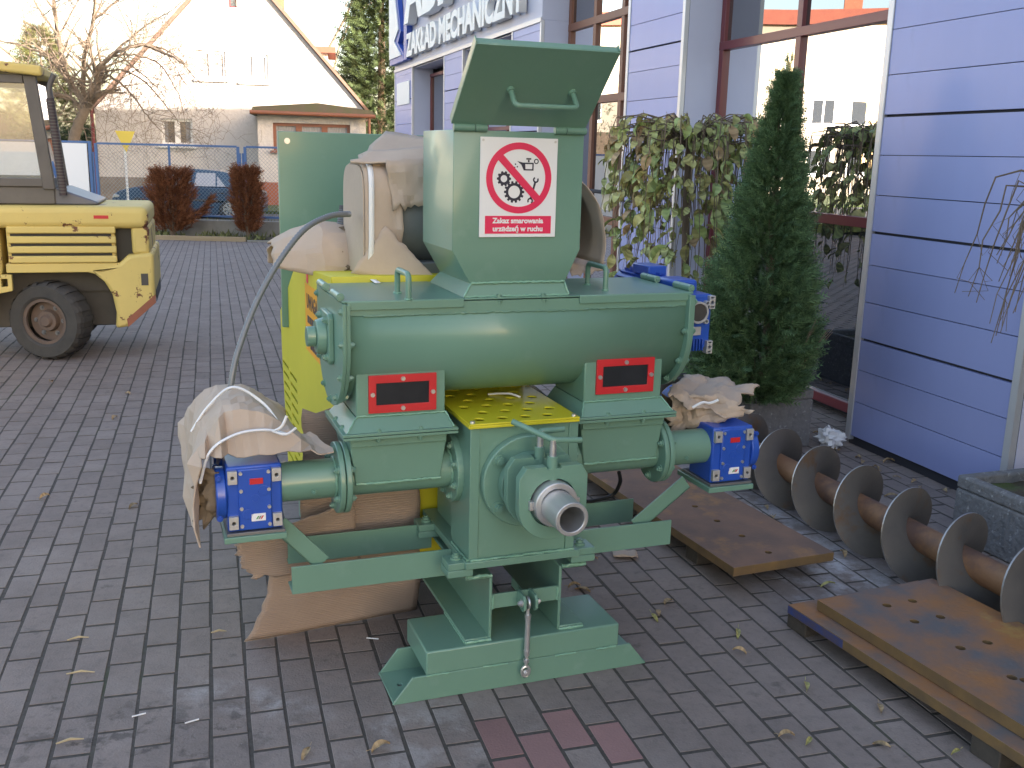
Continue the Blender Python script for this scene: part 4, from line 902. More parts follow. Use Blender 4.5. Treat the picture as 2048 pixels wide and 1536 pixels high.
m = MB(); m.prism([(13.84, 3.12), (13.0, 3.12), (12.62, 3.12), (12.62, 3.25), (13.1, 3.45), (12.85, 3.62), (13.75, 5.4), (13.84, 5.4)], 'x', -.09, -.006); obj('logo_emblem', m, 'logo_blue', fa, .004)
m = MB(); m.prism([(13.80, 3.22), (12.75, 3.22), (13.35, 3.5), (12.98, 3.66), (13.7, 5.0), (13.8, 5.0)], 'x', -.11, -.091); obj('logo_inlay', m, 'letter_white', fa, .003)
m = MB(); m.box(-.02, -.004, 12.5, 13.55, 2.42, 2.80); obj('street_plate', m, 'letter_white', wk, .004)
for a, b, c, d in ((4.40, 4.62, 1.42, 1.60), (4.42, 4.66, 1.10, 1.36)): m = MB(); m.box(RC - .012, RC - .006, a, b, c, d); obj('paper_notice', m, 'notice', wk)
m = MB(); m.tube([(RC - .09, 4.38, 1.28), (RC - .09, 4.9, 1.28)], .02, 10); obj('door_bar', m, 'facade_dark', wk)
# green/white notice and small boxes near the door
m = MB(); m.box(-.03, -.004, 3.46, 3.54, 1.25, 1.5); obj('notice_box', m, 'trim_silver', wk, .003)
# ------------------------------------------------------------------ apartment block across the street (seen mirrored in the glass)
mat('plaster_cream', (.36, .325, .27), .9, c2=(.32, .29, .24), scale=.6, bump=.2, bscale=8.)
mat('roof_red', (.30, .09, .06), .8, c2=(.24, .07, .05), scale=3.)
mat('brick', (.36, .13, .08), .85, c2=(.28, .10, .06), scale=6., bump=.3)
mat('white_frame', (.75, .75, .75), .5)
ap_ = thing('apartment_block', 'cream three storey apartment block with red cornice and brick chimneys', 'building', (-41.5, 40.5, -.4), math.radians(50))
# local -y faces the yard
def facade(parent, x0, x1, z0, z1, wins, y, th, mt, outer=None):
    m = MB(); m.prism(outer or rect(x0, x1, z0, z1), 'y', y, y + th, [rect(a, b, c, d) for a, b, c, d in wins]); return obj('wall', m, mt, parent, smooth=0)
wins = [(x, x + (1.9 if k % 3 == 1 else 1.35), z, z + 1.45) for k, x in enumerate([-14.2 + 2.7 * i for i in range(11)]) for z in (1.3, 4.1, 6.9)]
facade(ap_, -15, 15, -1, 9.6, wins, 0, .35, 'plaster_cream')
m = MB(); m.box(-15, 15, .352, 11, -1, 9.6); obj('block_core', m, 'facade_dark', ap_)
m = MB(); m.box(-15.3, 15.3, -.35, 11.3, 9.6, 9.78); m.box(-15.2, 15.2, -.2, 11.2, 9.78, 10.4); obj('cornice', m, 'roof_red', ap_)
for x, wd in ((-6, 1.6), (-1.5, 1.0), (4.5, 2.2), (10, 1.2)):
    m = MB(); m.box(x, x + wd, 2, 2.8, 10.4, 11.5)
    for q in range(int(wd / .35)): m.cyl((x + .2 + q * .35, 2.4, 11.5), (x + .2 + q * .35, 2.4, 12.0), .11, n=10)
    obj('chimney', m, 'brick', ap_)
for a, b, c, d in wins:
    m = MB(); m.prism(rect(a, b, c, d), 'y', .1, .17, [rect(a + .08, (a + b) / 2 - .05, c + .08, d - .08), rect((a + b) / 2 + .05, b - .08, c + .08, d - .08)]); f = obj('window', m, 'white_frame', ap_, smooth=0)
    m = MB(); m.add([(a, .15, c), (b, .15, c), (b, .15, d), (a, .15, d)], [(0, 1, 2, 3)]); obj('pane', m, 'window_glass', f, smooth=0)
    m = MB(); m.box(a - .08, b + .08, -.08, .1, c - .1, c); obj('sill', m, 'white_frame', f)
# ------------------------------------------------------------------ gabled house across the street
HY = 36.0
def hp_(px, py, Y=HY): q = ypt(px, py, Y); return (q.x, q.z)
mat('plaster', (.60, .57, .56), .95, c2=(.50, .47, .46), scale=14., amount=.6, bump=.8, bscale=9., bdist=.03)
mat('roof_tile', (.22, .13, .10), .85, c2=(.16, .10, .08), scale=4., bump=.5)
mat('curtain', (.36, .36, .38), .8, c2=(.18, .19, .20), scale=9., amount=.5, stretch=(4, 1, .6))
mat('stone_plinth', (.25, .21, .18), .9, c2=(.16, .13, .11), scale=4., bump=.7, bscale=6., bdist=.03)
hs = thing('house', 'pale plastered gabled house with a glazed bay across the street', 'house', (0, HY, 0), 0)
apx = hp_(466, -90); el = hp_(207, 213); er = hp_(726, 216); bl_ = hp_(216, 400); brr = hp_(716, 400)
gb = -.4
outer = [(bl_[0], gb), (brr[0], gb), (brr[0], er[1] - .1), (er[0] - .05, er[1]), apx, (el[0] + .05, el[1]), (bl_[0], el[1] - .1)]
def wrect(x0, x1, y0, y1): a = hp_(x0, y1); b = hp_(x1, y0); return (a[0], b[0], a[1], b[1])
hw = [wrect(331, 388, 239, 290), wrect(398, 451, 103, 158), wrect(484, 534, 108, 163), wrect(458, 473, -6, 15)]
facade(hs, 0, 0, 0, 0, hw, 0, .32, 'plaster', outer)
m = MB(); m.prism([(p[0] * .999 if 0 else p[0] + (.02 if p[0] < apx[0] else -.02), p[1] - .02) for p in outer], 'y', .33, 11.5); obj('house_core', m, 'plaster', hs, smooth=0)
# roof slabs
m = MB()
for e_ in (el, er):
    dx, dz = e_[0] - apx[0], e_[1] - apx[1]; l = math.hypot(dx, dz); ux, uz = dx / l, dz / l; nx, nz = (-uz, ux) if dx < 0 else (uz, -ux)
    if nz < 0: nx, nz = -nx, -nz
    q = [(apx[0], apx[1]), (e_[0] + ux * .35, e_[1] + uz * .35), (e_[0] + ux * .35 + nx * .09, e_[1] + uz * .35 + nz * .09), (apx[0] + nx * .09, apx[1] + nz * .09 + .05)]
    m.prism(q, 'y', -.18, 11.8)
rf = obj('roof', m, 'roof_tile', hs, smooth=0)
c0 = hp_(634, 150, HY + 4); c1 = hp_(690, 108, HY + 4); m = MB(); m.box(c0[0], c1[0], 3.5, 6, c0[1] - 3, c1[1]); obj('dormer', m, 'plaster', rf)
m = MB(); m.box(c0[0] - .3, c1[0] + .3, 3.2, 6.3, c1[1] + .001, c1[1] + .22); obj('dormer_roof', m, 'roof_red', rf)
m = MB(); ax = hp_(466, -60)[0]; m.box(ax + .6, ax + 1.4, 5, 5.8, apx[1] - 2, apx[1] + .9); obj('chimney', m, 'brick', rf)
def window(parent, r, y, fm='white_frame', n=2, fw=.09, sill=True, cur='curtain'):
    a, b, c, d = r; xs = [a + (b - a) * i / n for i in range(n + 1)]
    m = MB(); m.prism(rect(a + .003, b - .003, c + .003, d - .003), 'y', y + .08, y + .16, [rect(x0 + fw, x1 - fw, c + fw, d - fw) for x0, x1 in zip(xs[:-1], xs[1:])]); f = obj('window', m, fm, parent, smooth=0)
    m = MB(); m.add([(a, y + .135, c), (b, y + .135, c), (b, y + .135, d), (a, y + .135, d)], [(0, 1, 2, 3)]); pn = obj('pane', m, cur, f, smooth=0)
    if cur == 'dark_glazing':
        for q in range(n):
            m = MB(); x0, x1 = xs[q] + fw, xs[q + 1] - fw; s_ = 1 if q else -1
            e0, e1 = (x0, x0 + (x1 - x0) * .35) if q == 0 else (x1 - (x1 - x0) * .45, x1)
            m.grid(lambda u, v: Vector((e0 + (e1 - e0) * u, y + .125 - .01 * math.sin(u * 25), c + fw + (d - c - 2 * fw) * v)), 16, 1); obj('curtain', m, 'curtain', f)
    if sill: m = MB(); m.box(a - .1, b + .1, y - .12, y + .08, c - .09, c - .002); obj('sill', m, fm, f)
    return f
glass_mat('dark_glazing', (.09, .09, .10), .06)
window(hs, hw[0], 0, cur='dark_glazing'); window(hs, hw[1], 0); window(hs, hw[2], 0); window(hs, hw[3], 0, 'maroon', 1, .05, False, 'window_glass')
m = MB(); p0, p1 = hp_(216, 352), hp_(490, 352); m.box(p0[0] - .02, p1[0], -.06, .0, gb, p0[1]); obj('plinth', m, 'stone_plinth', hs)
# bay
BY = HY - 1.6
b0 = hp_(496, 228, BY); b1 = hp_(712, 228, BY)
bw = []
xw = [528, 578, 629, 680]
a_ = hp_(528, 303, BY); z_ = hp_(528, 244, BY)
big = (hp_(528, 300, BY)[0], hp_(681, 300, BY)[0], hp_(600, 302, BY)[1], hp_(600, 246, BY)[1])
bay = MB(); bay.prism(rect(b0[0], b1[0], gb + .9, b0[1]), 'y', BY - HY, BY - HY + .25, [rect(*big)])
bay.box(b0[0], b0[0] + .25, BY - HY + .252, -.01, gb + .9, b0[1]); bay.box(b1[0] - .25, b1[0], BY - HY + .252, -.01, gb + .9, b0[1])
by_ = obj('bay', bay, 'plaster', hs, smooth=0)
m = MB(); m.box(b0[0] - .03, b1[0] + .03, BY - HY - .03, -.01, gb, gb + .899); obj('bay_plinth', m, 'brick', by_)
mat('tar', (.13, .10, .08), .9, c2=(.10, .11, .06), scale=3., bump=.5)
m = MB(); r0 = hp_(478, 212, BY - .3); r1 = hp_(728, 212, BY - .3)
m.prism([(r0[0], b0[1]), (r1[0], b0[1]), (r1[0] - .1, b0[1] + .22), (r0[0] + 2.2, b0[1] + .42), (r0[0] + .1, b0[1] + .24)], 'y', BY - HY - .35, -.01); br_ = obj('bay_roof', m, 'tar', by_, smooth=0)
m = MB(); m.cyl((r0[0], BY - HY - .40, b0[1] + .06), (r1[0], BY - HY - .40, b0[1] + .03), .07, n=10); m.cyl((b1[0] + .1, BY - HY - .36, b0[1]), (b1[0] + .1, BY - HY - .30, gb), .05, n=8); obj('gutter', m, 'brown_frame', by_)
window(by_, big, BY - HY, 'brown_frame', 3, .1)
m = MB(); hxl = hp_(214, 400)[0]; m.cyl((hxl - .05, -.06, gb), (hxl - .05, -.06, el[1]), .06, n=8); obj('downpipe', m, 'maroon', hs)
ha = math.radians(10); hcx = apx[0]
hs.rotation_euler = (0, 0, ha); hs.location = (hcx - hcx * math.cos(ha), HY - hcx * math.sin(ha), 0)
# ------------------------------------------------------------------ low wall and blue chain link fence
mat('concrete', (.30, .29, .27), .9, c2=(.20, .19, .17), scale=3., c3=(.12, .13, .08), s3=1.5, lo3=.55, hi3=.7, bump=.5, bscale=25.)
mat('fence_blue', (.055, .14, .33), .5, c2=(.07, .16, .35), scale=5.)
mat('wire', (.22, .28, .33), .5, metal=.5)
mat('board_white', (.82, .83, .85), .5)
FY = 22.8
m = MB(); m.box(-16, 2.2, FY - .12, FY + .12, -.6, .015); tag(obj('retaining_wall', m, 'concrete', None, .01), 'low mossy concrete wall under the blue fence', 'wall')
def fx(px): return ypt(px, 360, FY).x
def fence(px0, px1, label, rail_mid=None, mesh=True):
    x0, x1 = fx(px0), fx(px1); t = thing('chain_link_fence', label, 'fence', (x0, FY, .0), 0, 'chain link fence panels along the street'); L = x1 - x0; z0, z1 = .10, 1.64; r = .028
    for x in (0, L): m = MB(); m.box(x - r, x + r, -r, r, .0, z1 + .0); obj('post', m, 'fence_blue', t, .004)
    for z in (z0, z1): m = MB(); m.box(r, L - r, -.022, .022, z - .022, z + .022); obj('rail', m, 'fence_blue', t, .003)
    if rail_mid: m = MB(); xm = fx(rail_mid) - x0; m.box(xm - .022, xm + .022, -.02, .02, z0 + .023, z1 - .023); obj('mid_post', m, 'fence_blue', t, .003)
    m = MB(); sp_ = .085; H = z1 - z0; n = int((L + H) / sp_)
    for k in range(n):
        c = k * sp_
        for s in (1, -1):
            a = Vector((c if s > 0 else L - c, 0, z0)); 
            ta = 0.; tb = H
            # wire runs up-left (s=1) or up-right (s=-1)
            xa, xb = a.x, a.x - s * H
            lo_t, hi_t = 0., 1.
            if s > 0:
                if xa > L: lo_t = (xa - L) / H
                if xb < 0: hi_t = xa / H
            else:
                if xa < 0: lo_t = -xa / H
                if xb > L: hi_t = (L - xa) / H
            if hi_t - lo_t < .02: continue
            p = Vector((xa - s * H * lo_t, s * .003, z0 + H * lo_t)); q = Vector((xa - s * H * hi_t, s * .003, z0 + H * hi_t)); m.tube([p, q], .0042, 3, caps=False)
    obj('wire_mesh', m, 'wire', t, smooth=0)
    return t
fence(196, 478, 'blue chain link fence panel in front of the parked car', 341)
fence(492, 800, 'blue chain link fence panel beyond the green rear panel', 640)
for px in (484.5,):
    for d in (-.03, .03):
        x = fx(px) + d; m = MB(); m.box(x - .018, x + .018, FY - .018, FY + .018, .0, 1.5); tag(obj('fence_post', m, 'fence_blue', None, .003), 'short blue post joining two fence panels', 'post', 'blue joining posts')
t = thing('fence_gate', 'blue framed fence panel covered with a white board beside the forklift', 'fence', (fx(-150), FY, 0), 0)
L = fx(184) - fx(-150)
for x in (0, L): m = MB(); m.box(x - .03, x + .03, -.03, .03, -.3, 1.68); obj('post', m, 'fence_blue', t, .004)
for z in (.1, 1.66): m = MB(); m.box(.03, L - .03, -.022, .022, z - .022, z + .022); obj('rail', m, 'fence_blue', t, .003)
m = MB(); m.box(.02, L - .05, -.05, -.032, .06, 1.63); obj('board', m, 'board_white', t, .002)
m = MB(); x = fx(190); m.box(x - .015, x + .015, FY - .015, FY + .015, .0, 1.45); tag(obj('fence_post', m, 'fence_blue', None, .003), 'thin blue post between the white board and the fence', 'post')
mat('plank', (.40, .30, .19), .8, c2=(.30, .22, .13), scale=4., stretch=(.3, 6, 6), bump=.3)
q0, q1 = gpt(318, 478, -.33), gpt(492, 468, -.33)
m = MB(); m.box(ypt(300, 480, 21.5).x, ypt(492, 480, 21.5).x, 21.46, 21.52, -.36, -.24); tag(obj('timber_edging', m, 'plank', None, .01), 'pale timber plank edging the planting bed', 'plank')
m = MB(); m.box(ypt(495, 480, 21.5).x, ypt(800, 480, 21.5).x, 21.46, 21.51, -.36, -.30); tag(obj('kerb_stone', m, 'concrete', None, .008), 'grey concrete kerb along the end of the paving', 'kerb')
m = MB(); m.box(-14, ypt(300, 480, 21.5).x - .02, 21.46, 21.52, -.36, -.27); tag(obj('kerb_stone', m, 'concrete', None, .008), 'grey concrete kerb behind the forklift', 'kerb')
# sign on a white pole
mat('sign_yellow', (.75, .55, .08), .5); mat('pole_white', (.75, .74, .70), .5)
SY = 25.0
sx_ = ypt(250, 300, SY).x; zt = ypt(250, 262, SY).z; zb = ypt(250, 305, SY).z
ts = thing('give_way_sign', 'yellow inverted triangle road sign turned edge on, on a white pole', 'road sign', (sx_, SY, -.3), math.radians(68))
m = MB(); m.prism([(-.33, zt + .3), (.33, zt + .3), (0, zb + .3)], 'y', -.04, -.03); obj('sign_plate', m, 'sign_yellow', ts)
m = MB(); m.cyl((0, 0, 0), (0, 0, zt + .28), .03, n=12); obj('pole', m, 'pole_white', ts, smooth=40)
# ------------------------------------------------------------------ forklift
mat('fork_yellow', (.70, .53, .17), .6, c2=(.62, .47, .16), scale=3., c3=(.16, .06, .03), s3=5.5, lo3=.59, hi3=.612, bump=.2, bscale=40., rnd=0)
mat('fork_dark', (.06, .055, .05), .7, c2=(.09, .08, .07), scale=5.)
mat('cab_frame', (.14, .125, .115), .6, c2=(.10, .09, .085), scale=6.)
mat('battery_cover', (.10, .11, .15), .4, c2=(.13, .13, .16), scale=6.)
mat('wheel_rim', (.10, .075, .065), .7, c2=(.17, .11, .08), scale=9., bump=.2)
mat('grille_mesh', (.07, .05, .055), .7)
glass_mat('cab_glass', (.40, .40, .40), .05)
_nt = M['cab_glass'].node_tree; _d = [n for n in _nt.nodes if n.type == 'BSDF_DIFFUSE'][0]; _mx = [n for n in _nt.nodes if n.type == 'MIX_SHADER'][0]
_t = node(_nt, 'ShaderNodeBsdfTransparent'); _m2 = node(_nt, 'ShaderNodeMixShader'); _m2.inputs[0].default_value = .72; _nt.links.new(_d.outputs[0], _m2.inputs[1]); _nt.links.new(_t.outputs[0], _m2.inputs[2]); _nt.links.new(_m2.outputs[0], _mx.inputs[1])
fk = thing('forklift', 'old yellow forklift truck with rust patches and a rear cab window', 'forklift', (-3.526, 7.452, 0), math.radians(17))
Y_ = 'fork_yellow'
m = MB(); m.box(-1.9, .885, .0, 1.06, 1.0, 1.165); o = obj('hood', m, Y_, fk, .05, seg=4)
m = MB(); m.box(-.27, .60, .03, 1.03, .70, 1.0); pn = obj('side_panel', m, Y_, fk, .005)
for k in range(4):
    z = .745 + k * .073; m = MB(); m.box(-.262, .61, .0, .032, z, z + .052); obj('louvre', m, Y_, pn, .010, seg=3)
    m = MB(); m.box(-.24, .57, .025, .034, z + .052, z + .073); obj('louvre_gap', m, 'black', pn)
m = MB(); m.box(-.29, .63, .012, .05, .672, .742); obj('panel_rail', m, Y_, pn, .006)
m = MB(); m.prism([(.34, .675), (.62, .735), (.70, .80), (.915, .82), (.91, .44), (.665, .25), (.56, .235), (.575, .36), (.55, .50), (.49, .60), (.42, .655)], 'y', .0, 1.08); cw = obj('counterweight', m, Y_, fk, .028, seg=3)
m = MB(); m.box(.735, .885, .03, 1.04, .80, 1.02); obj('rear_column', m, Y_, fk, .03, seg=3)
m = MB(); m.box(.60, .74, .12, .95, .75, 1.0); obj('radiator_recess', m, 'black', fk)
m = MB(); m.prism([(.668, .247), (.914, .435), (.914, .50), (.66, .31)], 'y', -.003, .0); obj('red_stripe', m, 'brick', cw)
m = MB(); m.prism([(.913, .30 + .13), (.914, .52), (.917, .52), (.917, .43)], 'y', .1, .9); obj('tow_recess', m, 'black', cw)
m = MB(); m.box(.80, .86, -.004, .0, .57, .66); obj('tie_down_pocket', m, 'fork_dark', cw)
m = MB(); m.box(.44, .56, -.004, .0, 1.075, 1.10); obj('red_label', m, 'red', o)
m = MB(); m.prism([(-1.9, .30), (-.55, .30), (-.36, .55), (-.32, .70), (-.32, 1.0), (-1.9, 1.0)], 'y', .02, 1.04); obj('front_body', m, Y_, fk, .02)
m = MB(); m.prism([(-.36, .52), (-.25, .54), (-.25, .66), (-.36, .66)], 'y', .0, .05, [rect(-.335, -.285, .57, .63)]); obj('tie_bracket', m, Y_, fk, .004)
m = MB(); m.box(-.9, .58, .28, .80, .22, .70); obj('chassis', m, 'fork_dark', fk, .01); m = MB(); m.box(-.30, .50, .24, .84, .50, .70); obj('wheel_housing', m, 'fork_dark', fk)
def tyre(parent, cx, cy, r, w):
    m = MB(); n = 44; prof_ = [(r * .58, .0), (r * .64, -.012), (r * .90, -.012), (r * .97, .012), (r, .045), (r, w - .045), (r * .97, w - .012), (r * .9, w), (r * .58, w)]
    for i in range(n):
        for k in range(len(prof_) - 1):
            a0, a1 = 2 * PI * i / n, 2 * PI * (i + 1) / n
            def P(a, q): 
                rr = q[0] - (.008 if (i % 2 and q[0] > r * .96) else 0); return (cx + rr * math.cos(a), cy + q[1], r + rr * math.sin(a))
            m.add([P(a0, prof_[k]), P(a1, prof_[k]), P(a1, prof_[k + 1]), P(a0, prof_[k + 1])], [(0, 1, 2, 3)])
    return obj('tyre', m, 'rubber', parent, smooth=30)
for cy, nm in ((.0, 'wheel'), (.84, 'wheel')):
    e_ = bpy.data.objects.new(nm, None); col.objects.link(e_); e_.parent = fk; e_['pivot_y'] = cy + .1
    tyre(e_, .03, cy, .30, .20)
    m = MB(); m.ring((.03, cy + .005, .30), (.03, cy + .03, .30), .178, .15, 32); m.cyl((.03, cy + .075, .30), (.03, cy + .08, .30), .155, n=32); m.cyl((.03, cy + .03, .30), (.03, cy + .08, .30), .075, .085, 24); m.cyl((.03, cy + .005, .30), (.03, cy + .03, .30), .035, .05, 16)
    rm = obj('rim', m, 'wheel_rim', e_, .003, smooth=30)
    for k in range(6): a = k * PI / 3; bolt(e_, (.03 + .11 * math.cos(a), cy + .075, .30 + .11 * math.sin(a)), (0, -1, 0), .013, .016, 'steel_dark')
m = MB(); m.prism([(-.27, 1.166), (.46, 1.166), (.46, 1.19), (.16, 1.285), (-.27, 1.265)], 'y', .18, .92); obj('battery_cover', m, 'battery_cover', fk, .012, seg=3)
# cab
ck = bpy.data.objects.new('cab', None); col.objects.link(ck); ck.parent = fk
for y in (.14, .90):
    m = MB(); m.add([(.03, y, 1.28), (.13, y, 1.28), (.13, y + .06, 1.28), (.03, y + .06, 1.28), (-.06, y, 2.10), (.04, y, 2.10), (.04, y + .06, 2.10), (-.06, y + .06, 2.10)], [(0, 3, 2, 1), (4, 5, 6, 7), (0, 1, 5, 4), (1, 2, 6, 5), (2, 3, 7, 6), (3, 0, 4, 7)]); obj('pillar', m, 'cab_frame', ck, .006)
    m = MB(); m.box(-1.3, .03, y, y + .05, 1.30, 1.36); m.box(-1.3, -.06, y, y + .05, 2.04, 2.10); m.box(-.66, -.61, y + .002, y + .048, 1.36, 2.04); obj('window_rail', m, 'cab_frame', ck, .005)
    m = MB(); m.add([(-1.25, y + .025, 1.34), (.04, y + .025, 1.34), (-.05, y + .025, 2.06), (-1.25, y + .025, 2.06)], [(0, 1, 2, 3)]); obj('side_window', m, 'cab_glass', ck, smooth=0)
m = MB(); m.add([(.10, .2, 1.36), (.10, .9, 1.36), (.02, .9, 2.05), (.02, .2, 2.05)], [(0, 1, 2, 3)]); obj('rear_window', m, 'cab_glass', ck, smooth=0)
m = MB(); m.box(.02, .11, .2, .9, 1.28, 1.36); obj('rear_sill', m, 'cab_frame', ck, .005)
m = MB(); m.box(-1.3, .12, .16, .94, 1.17, 1.30); obj('cab_base', m, 'cab_frame', ck, .008)
m = MB(); m.add([(-1.4, .08, 2.20), (.10, .08, 2.09), (.10, 1.0, 2.09), (-1.4, 1.0, 2.20), (-1.4, .08, 2.27), (.10, .08, 2.165), (.10, 1.0, 2.165), (-1.4, 1.0, 2.27)], [(0, 3, 2, 1), (4, 5, 6, 7), (0, 1, 5, 4), (1, 2, 6, 5), (2, 3, 7, 6), (3, 0, 4, 7)]); obj('cab_roof', m, Y_, ck, .02, seg=3)
m = MB(); m.tube([(.195, .12, 1.24), (.145, .12, 1.94)], .032, 14); ex_ = obj('exhaust_guard', m, 'grille_mesh', fk, smooth=40)
for k in range(34):
    m2 = None
m = MB()
for k in range(30):
    z = 1.26 + k * .0225; x = .195 - (z - 1.24) / .70 * .05; m.ring((x, .12, z), (x, .12, z + .008), .0365, .031, 14)
obj('guard_rings', m, 'cab_frame', ex_, smooth=0)
m = MB(); m.tube(bent([(.145, .12, 1.92), (.14, .12, 2.02), (.19, .12, 2.11)], .04), .022, 12); obj('exhaust_tip', m, 'cab_frame', ex_, smooth=40)
for ch in list(fk.children) + [c for q in fk.children for c in q.children]:
    if ch.type != 'MESH' or ch.name.startswith(('tyre', 'rim', 'bolt')): continue
    for v in ch.data.vertices: v.co.x *= .86
for ch in fk.children:          # rear wheels are steered
    if ch.name.startswith('wheel') and ch.type == 'EMPTY':
        cy = ch['pivot_y']; del ch['pivot_y']
        piv = Matrix.Translation((.03, cy, 0)); ch.matrix_local = Matrix.Translation((-.01, .01, 0)) @ piv @ Matrix.Rotation(math.radians(-24), 4, 'Z') @ piv.inverted()
# ------------------------------------------------------------------ parked car
mat('car_paint', (.015, .06, .12), .3, coat=.8, c2=(.014, .055, .11), scale=3.)
mat('chrome', (.7, .7, .7), .25, metal=.9)
mat('car_window', (.45, .44, .46), .15, c2=(.52, .50, .52), scale=3.)
CY = 28.4; CZ0 = -.345
cx_ = ypt(180 + 950 / 5.12, 380, CY).x
car = thing('parked_car', 'dark blue hatchback parked on the street behind the fence', 'car', (cx_, CY, CZ0), 0)
K = .00283
def cp_(x, y): return ((x - 950) * K, (1042 - y) * K * 1.03)
body = [cp_(*p) for p in ((238, 985), (234, 905), (252, 838), (330, 792), (460, 762), (620, 738), (760, 742), (1430, 748), (1560, 765), (1640, 790), (1655, 870), (1650, 985), (1530, 1000), (1510, 920), (1455, 880), (1365, 880), (1310, 920), (1290, 1005), (615, 1005), (600, 930), (550, 885), (460, 880), (405, 920), (385, 995))]
def loft_side(poly, yin, ymid, wid):
    m = MB(); n = len(poly); lay = [(ymid + .05, .97), (ymid, 1.0), (ymid + wid, 1.0), (ymid + wid - .0, 1.0)]
    return m
m = MB(); m.prism(body, 'y', 0, 1.62); bo = obj('body', m, 'car_paint', car, .045, seg=3)
gh = [cp_(*p) for p in ((650, 738), (845, 604), (890, 588), (1040, 578), (1250, 588), (1380, 606), (1450, 650), (1530, 745))]
m = MB(); nn = len(gh); zb_ = gh[0][1]; zt_ = max(p[1] for p in gh)
vs = []
for side in (0, 1):
    for x, z in gh:
        k_ = (z - zb_) / (zt_ - zb_); ins = .03 + .16 * k_; vs.append((x, ins if side == 0 else 1.62 - ins, z))
fs = [tuple(range(nn)), tuple(reversed(range(nn, 2 * nn)))] + [(i, (i + 1) % nn, (i + 1) % nn + nn, i + nn) for i in range(nn)]
m.add(vs, fs); ca_ = obj('cabin', m, 'car_paint', car, .02, seg=2)
for poly, nm in (([(878, 736), (885, 616), (1030, 612), (1018, 736)], 'side_window'), ([(1060, 736), (1078, 612), (1265, 612), (1272, 736)], 'side_window'), ([(1288, 736), (1283, 640), (1372, 736)], 'quarter_window'), ([(700, 736), (862, 620), (862, 736)], 'front_window')):
    q = [cp_(*p) for p in poly]; m = MB(); vs = []
    for x, z in q: k_ = (z - zb_) / (zt_ - zb_); ins = .03 + .16 * k_ - .004; vs.append((x, ins, z))
    m.add(vs, [tuple(range(len(q)))]); obj(nm, m, 'car_window', car, smooth=0, fix=False)
for cxw in (500, 1410):
    X0, Z0 = cp_(cxw, 970); e_ = bpy.data.objects.new('wheel', None); col.objects.link(e_); e_.parent = car
    m = MB(); m.cyl((X0, -.01, .27), (X0, .17, .27), .275, n=32); obj('tyre', m, 'rubber', e_, .02, smooth=30)
    m = MB(); m.ring((X0, -.02, .27), (X0, .0, .27), .19, .155, 30)
    for k in range(8):
        a = k * PI / 4; c_, s_ = math.cos(a), math.sin(a); m.add([(X0 + .05 * c_ - .02 * s_, -.018, .27 + .05 * s_ + .02 * c_), (X0 + .05 * c_ + .02 * s_, -.018, .27 + .05 * s_ - .02 * c_), (X0 + .16 * c_ + .035 * s_, -.016, .27 + .16 * s_ - .035 * c_), (X0 + .16 * c_ - .035 * s_, -.016, .27 + .16 * s_ + .035 * c_)], [(0, 1, 2, 3)])
    m.cyl((X0, -.025, .27), (X0, .0, .27), .055, n=16); obj('rim', m, 'chrome', e_, smooth=30)
    m = MB(); m.cyl((X0, -.005, .27), (X0, .01, .27), .19, n=24); obj('hub', m, 'rubber', e_)
    m = MB(); m.cyl((X0, .005, .30), (X0, .3, .30), .34, n=28); obj('wheel_arch', m, 'black', e_, smooth=30)
q = cp_(282, 846); m = MB(); m.prism([(q[0] - .10, q[1] - .05), (q[0] + .09, q[1] - .045), (q[0] + .11, q[1] + .02), (q[0] - .03, q[1] + .06)], 'y', -.006, .35); obj('headlight', m, 'chrome', car, .01)
q = cp_(1330, 798); m = MB(); m.box(q[0] - .07, q[0] + .07, -.02, .0, q[1] - .018, q[1] + .018); obj('door_handle', m, 'black', car, .005)
for x in (1045, 700, 1385):
    a, b = cp_(x, 745), cp_(x, 990); m = MB(); m.box(a[0] - .005, a[0] + .005, -.002, .001, b[1] if x != 1385 else b[1] + .35, a[1]); obj('door_seam', m, 'black', car)
a, b = cp_(620, 868), cp_(1300, 868); m = MB(); m.box(a[0], b[0], -.018, .0, a[1] - .03, a[1] + .03); obj('side_moulding', m, 'fork_dark', car, .006)
# ------------------------------------------------------------------ vegetation
mat('bark', (.13, .095, .07), .9, c2=(.20, .15, .11), scale=12., bump=.6, bscale=40.)
mat('bark_pale', (.24, .185, .14), .9, c2=(.17, .13, .10), scale=10., bump=.5, bscale=30.)
mat('needle_thuja', (.10, .18, .085), .7, rnd=.45, spec=.3)
mat('needle_spruce', (.055, .085, .035), .7, rnd=.45, spec=.3)
mat('needle_dead', (.20, .075, .035), .85, rnd=.5, spec=.2)
mat('leaf_green', (.25, .36, .12), .5, c2=(.34, .39, .15), scale=20., rnd=.3)
mat('leaf_yellow', (.40, .35, .13), .6, c2=(.30, .29, .11), scale=25., rnd=.3)
mat('leaf_brown', (.33, .21, .11), .7, c2=(.40, .28, .15), scale=25., rnd=.3)
mat('leaf_mixed', (.26, .34, .12), .6, c2=(.38, .34, .15), scale=3., amount=.4, rnd=.4)
mat('leaf_dry', (.36, .26, .15), .8, c2=(.26, .18, .10), scale=20., rnd=.35)
mat('evergreen', (.045, .07, .03), .8, rnd=.5)
mat('evergreen_pale', (.14, .15, .055), .8, rnd=.5)
rng = random.Random(5)
def rv(s=1.): return Vector((rng.uniform(-1, 1), rng.uniform(-1, 1), rng.uniform(-1, 1))) * s
